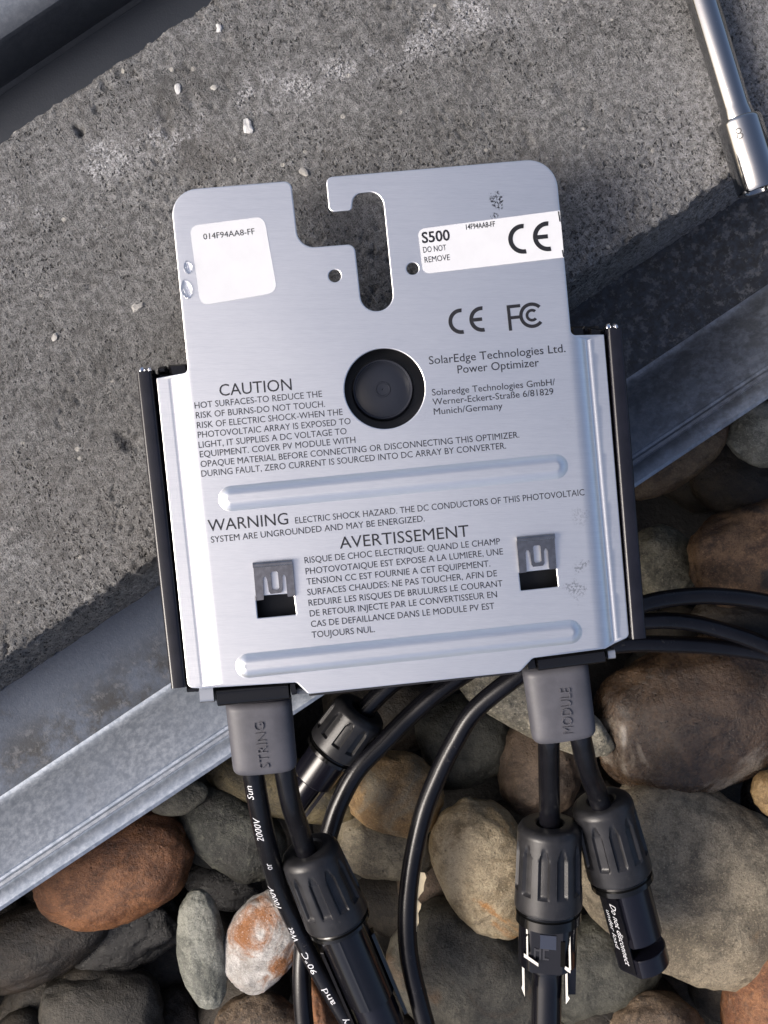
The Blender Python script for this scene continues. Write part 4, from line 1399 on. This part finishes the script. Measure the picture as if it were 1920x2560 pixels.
def glint_prism(poly, h0, depth, name, parent):  # top face angled to mirror the sun, a glint put into the shape
    pl_ = np.array(poly, float)
    c_ = pl_.mean(0)
    top = np.array([B + ax * s_ + sdv * u_ + upv_ * (h0 + KS * (s_ - c_[1]) + KU * (u_ - c_[0])) for u_, s_ in pl_])
    bot = top - upv_ * depth
    m = len(pl_)
    f = grid_faces(2, m, True) + [tuple(range(m))[::-1], tuple(range(m, 2 * m))]
    nn = sum((np.cross(top[k] - top[0], top[k + 1] - top[0]) for k in range(1, m - 1)), np.zeros(3))
    if nn @ upv_ < 0: f = [t[::-1] for t in f]
    return mk(name, np.concatenate([bot, top]), f, CONN, parent, smooth=False)
glint_prism([(-5.9, 9.6), (-6.5, 6.8), (-6.5, 18.0), (-5.9, 18.0)], 9.1, 2.5, "glint_frame", body_c)
glint_prism([(-2.4, 17.2), (-6.4, 18.0), (-6.4, 19.4), (-5.6, 19.2)], 9.2, 2.5, "glint_frame", body_c)
glint_prism([(8.2, 5.4), (7.7, 5.4), (7.7, 14.0), (8.2, 14.0)], 7.4, 2.5, "glint_frame", body_c)
glint_prism([(8.9, 14.0), (4.4, 16.0), (4.4, 17.0), (8.9, 15.2)], 8.4, 2.5, "glint_frame", body_c)
neck = [(20.8, 5), (20.8, 6.6), (21.6, 6.9), (23.2, 6.4), (23.6, 5.4), (24.4, 5.2)] + [(24.4 + 26 * k / 6, 5.2) for k in range(1, 7)] + [(50.8, 4.6)]
o = mk("plug_shaft", *lathe(B, ax, neck, 64), CONN, lc)
sharp(o, 40)
for sgn, (u0, u1) in ((-1, (9.6, 7.7)), (1, (-5.6, -9.4))):
    if sgn < 0:
        glint_prism([(8.9, 19.5), (8.2, 19.5), (8.2, 31.0), (9.2, 28.5), (8.9, 27.5)], 3.2, 3.0, "latch_arm", lc)
    else:
        glint_prism([(-5.9, 20.5), (-6.6, 20.5), (-6.6, 31.0), (-7.2, 31.8), (-5.9, 34.0)], 3.6, 3.0, "latch_arm", lc)
        facet_box(-9.6, -6.9, 20.5, 32.0, 0.6, 2.4, CONN, "latch_arm", lc, tilt=0.0)

# lead D: slanting connector with warning print
pD = cable_path([(1448, 1815, 13), (1452, 1845, 11), (1470, 1925, 2), (1490, 1975, -7), (1508, 2030, -14), (1516, 2056, -18)])
ld = thing("cable_lead", pD[0], "lead from the MODULE boot slanting right with a round connector printed Do not disconnect", "cable connector", "leads hanging from the optimizer")
add_cable(pD, ld)
A, B, L, r1 = nut(ld, (1502, 1998), (1550, 2180), -16, -22, 152, 164, 0.28)
ax = (B - A) / L
seal(ld, B, ax, r1, 0.2, 3.6)
_, sdv, upv_ = axis_basis(ax)
r_ = 8.9
def flatside(s, th, r):
    t = (th + math.pi) % (2 * math.pi) - math.pi
    return np.where(np.abs(t - 1.0) < 0.85, np.minimum(r, 6.9 / np.maximum(0.2, np.cos(t - 1.0))), r)
o = mk("connector_body", *lathe(B, ax, [(3.4, 5), (3.4, r_ - 0.3), (3.8, r_)] + [(3.8 + 20.6 * k / 14, r_) for k in range(1, 15)] + [(24.8, r_ - 0.3), (24.8, 5)], 96, flatside), CONN2, ld)
sharp(o, 28)
body_d = o
half = np.array([(-5.2, -7.0), (5.2, -7.0), (7.4, -3.0), (6.5, 0.6), (-8.2, 0.6), (-8.0, -3.0)])
o = mk("release_gap", *extrude_axis(B, ax, half, 24.5, 30.0, 0.1), CONN, ld, smooth=False)
o = mk("end_block", *lathe(B, ax, [(29.6, 5), (29.6, r_ - 0.2), (29.9, r_), (36.2, r_), (36.7, r_ - 0.4), (36.7, 4)], 96, flatside), CONN2, ld)
sharp(o, 28)
# flat printed panel on the left flank
tl = 1.0
nrm_ = sdv * math.sin(tl) + upv_ * math.cos(tl)
tan_ = sdv * math.cos(tl) - upv_ * math.sin(tl)
def panel(u0, u1, s0, s1, h0, h1, mat, name, parent):
    v = np.array([B + ax * s + tan_ * u + nrm_ * h for h in (h0, h1) for u, s in ((u0, s0), (u1, s0), (u1, s1), (u0, s1))])
    f = [(0, 3, 2, 1), (4, 5, 6, 7), (0, 1, 5, 4), (1, 2, 6, 5), (2, 3, 7, 6), (3, 0, 4, 7)]
    if np.dot(np.cross(v[5] - v[4], v[6] - v[4]), nrm_) < 0: f = [t[::-1] for t in f]
    return mk(name, v, f, mat, parent, smooth=False)
pn_ = panel(-3.2, 4.4, 4.2, 35.5, 6.7, 7.3, CONN, "print_panel", ld)
panel(-4.3, -3.6, 5.2, 21.5, 6.6, 7.9, CONN, "ridge", ld)
for txt, s0, s1, u, h_ in (("Do not disconnect", 8.5, 32.5, 0.9, 2.6), ("under load", 11.5, 26.5, 3.6, 1.8)):
    v, f = text_geo(txt, 0.0, res=2)
    xs = s0 + (v[:, 0] - v[:, 0].min()) / np.ptp(v[:, 0]) * (s1 - s0) + v[:, 1] * 0.8
    ys = v[:, 1] / CAPH * h_
    w = B + ax * xs[:, None] + tan_ * (u - ys)[:, None] + nrm_ * 7.36
    mk("printed_text", w, f, WHITEINK, pn_, smooth=False)

# arching loose cable with a torn strip of pale tape
pE = cable_path([(1420, 1600, -22), (1307, 1679, -22), (1191, 1772, -26), (1134, 1859, -29), (1090, 1950, -31), (1058, 2036, -32), (1032, 2151, -33), (1019, 2267, -34), (1022, 2383, -36), (1047, 2499, -38), (1075, 2600, -40), (1120, 2740, -44)])
E_ = thing("loose_cable", pE[0], "black cable arching down the middle, a torn pale strip on its right side", "cable", "loose cables on the pebbles")
add_cable(pE, E_)
TAPE = plain("pale_torn_tape", (0.66, 0.55, 0.36), 0.7, var=0.1)
T_, R_, U_ = frames(pE)
pix = np.stack([960 + pE[:, 0] / ((CAM_Z - pE[:, 2]) / FPX), 1280 - pE[:, 1] / ((CAM_Z - pE[:, 2]) / FPX)], 1)
idx = [i for i in range(len(pE)) if 2165 < pix[i, 1] < 2335]
v, f = [], []
for k, i in enumerate(idx):
    t = k / (len(idx) - 1)
    wdt = 2.2 * math.sin(math.pi * min(1, t * 1.6 + 0.25)) if t < 0.5 else 2.2 * (1.12 - t)
    wdt = max(0.15, wdt + 0.35 * math.sin(k * 1.9))
    sgn = -1 if R_[i, 0] < 0 else 1
    b0 = pE[i] + R_[i] * sgn * (RCAB * 0.93) + U_[i] * RCAB * 0.42
    v += [b0, b0 + R_[i] * sgn * wdt - U_[i] * 0.2, b0 + R_[i] * sgn * wdt - U_[i] * 0.45, b0 - U_[i] * 0.3]
f = grid_faces(len(idx), 4, True)
mk("tape_strip", v, f, TAPE, E_, smooth=False)

pF = cable_path([(1230, 1640, -34), (1105, 1722, -34), (1025, 1790, -36), (960, 1856, -37), (894, 1924, -38), (850, 2003, -40), (825, 2075, -42), (800, 2170, -46), (775, 2270, -46), (757, 2380, -46), (755, 2470, -46), (762, 2570, -47), (780, 2700, -48)])
F_ = thing("loose_cable", pF[0], "black cable running from under the device behind the ribbed nut to the bottom edge", "cable", "loose cables on the pebbles")
add_cable(pF, F_)

# shaded plug lying under the device
pG = cable_path([(1060, 1660, -40), (985, 1705, -40), (930, 1756, -41), (880, 1812, -42)])
lg = thing("shaded_plug", pG[0], "black plug with ribbed nut lying in the shade under the device's lower edge", "cable connector")
add_cable(pG, lg)
A, B, L, r1 = nut(lg, (908, 1772), (838, 1868), -40, -44, 140, 146, 0.2)
ax = (B - A) / L
seal(lg, B, ax, r1)
o = mk("connector_body", *lathe(B, ax, [(2.8, 5), (2.8, 7.6), (3.1, 7.9), (14.5, 7.9), (15, 7.5), (15, 4)], 64), CONN2, lg)
sharp(o, 35)
o = mk("plug_shaft", *lathe(B, ax, [(14.9, 3), (14.9, 5.0), (27, 4.9), (27.6, 4.4), (27.6, 2)], 48), CONN2, lg)
sharp(o, 35)
v, f = extrude_axis(B, ax, np.array([(-6.6, -1), (-5.4, -1), (-5.4, 2), (-6.6, 2)]), 14, 38, 0.2)
mk("latch_arm", v, f, CONN2, lg, smooth=False)

for pts_, lab in (([(1480, 1560, -34), (1602, 1512, -35), (1690, 1494, -36), (1790, 1490, -36), (1920, 1507, -37), (2080, 1560, -40)], "uppermost of the three black cable loops right of the device"),
                  ([(1480, 1565, -38), (1602, 1553, -39), (1700, 1553, -40), (1800, 1574, -41), (1920, 1618, -42), (2060, 1700, -44)], "middle of the three black cable loops right of the device"),
                  ([(1460, 1625, -42), (1570, 1610, -43), (1690, 1611, -44), (1800, 1618, -45), (1920, 1636, -46), (2080, 1680, -47)], "lowest of the three black cable loops right of the device")):
    pth = cable_path(pts_)
    add_cable(pth, None, 3.1, "cable_loop", label=lab, cat="cable", group="cable loops right of the device")

# ------------------------------------------------------------------ socket wrench
def wrench_mat():
    b = NB("worn_chrome")
    st = b.noise(500, 4, 0.6)
    sc_ = b.smooth(b.noise(1500, 3, 0.75), 0.66, 0.72)
    b.bump(st, 0.03 * MM, 0.4)
    return b.set(Base_Color=b.mix(sc_, (0.40, 0.40, 0.40), (0.52, 0.515, 0.51)), Roughness=b.math('MULTIPLY_ADD', st, 0.12, 0.03), Metallic=1.0)
WR = wrench_mat()
tool = thing("socket_extension", P(1840, 300, 0), "chrome extension bar with a socket marked 8 lying at the top right of the slab", "socket wrench")
A, B = P(1738, -60, 7.0), P(1847, 300, 7.0)
ax = B - A
L = np.linalg.norm(ax); ax /= L
A2 = A - ax * 60
def shaft_r(s, th, r):
    t = (th + math.pi) % (2 * math.pi) - math.pi
    return r
o = mk("extension_shaft", *lathe(A2, ax, [(0, 3), (0, 4.6), (0.5, 4.9), (L + 60 - 5, 4.9), (L + 60 - 3.4, 5.0), (L + 60 - 1.0, 5.35), (L + 60, 5.3), (L + 60, 3)], 64), WR, tool)
sharp(o, 40)
C0 = B + ax * 0.1
o = mk("socket", *lathe(C0, ax, [(0.0, 4.2), (0.0, 6.7), (0.4, 7.1), (1.2, 7.2), (13, 7.2), (22.4, 7.15), (23.4, 6.7), (23.5, 5.8), (23.2, 4.75), (21.5, 4.5), (14.0, 4.4), (14.0, 0.5)], 64,
                        lambda s, th, r: np.where((r < 4.6) & (s > 14.5) , 4.0 / np.maximum(np.cos(((th + math.pi / 6) % (math.pi / 3)) - math.pi / 6), 0.5), r)), WR, tool)
sharp(o, 40)
sock = o
_, sdv, upv_ = axis_basis(ax)
v, f = text_geo("8", -0.02, 0, 0, res=4)
v = v - (v.max(0) + v.min(0)) / 2
hh = 3.6
pp_ = []
for x, y, z in v:
    u = x / CAPH * hh * 1.0
    s = 5.4 - y / CAPH * hh
    a = 0.50 + u / 7.2
    pp_.append(C0 + ax * s + sdv * (-1) * (7.26 * math.sin(-a)) + upv_ * (7.26 * math.cos(a)))
mk("engraved_number", pp_, f, plain("engraving_grey", (0.02, 0.02, 0.02), 0.5), sock, smooth=False)
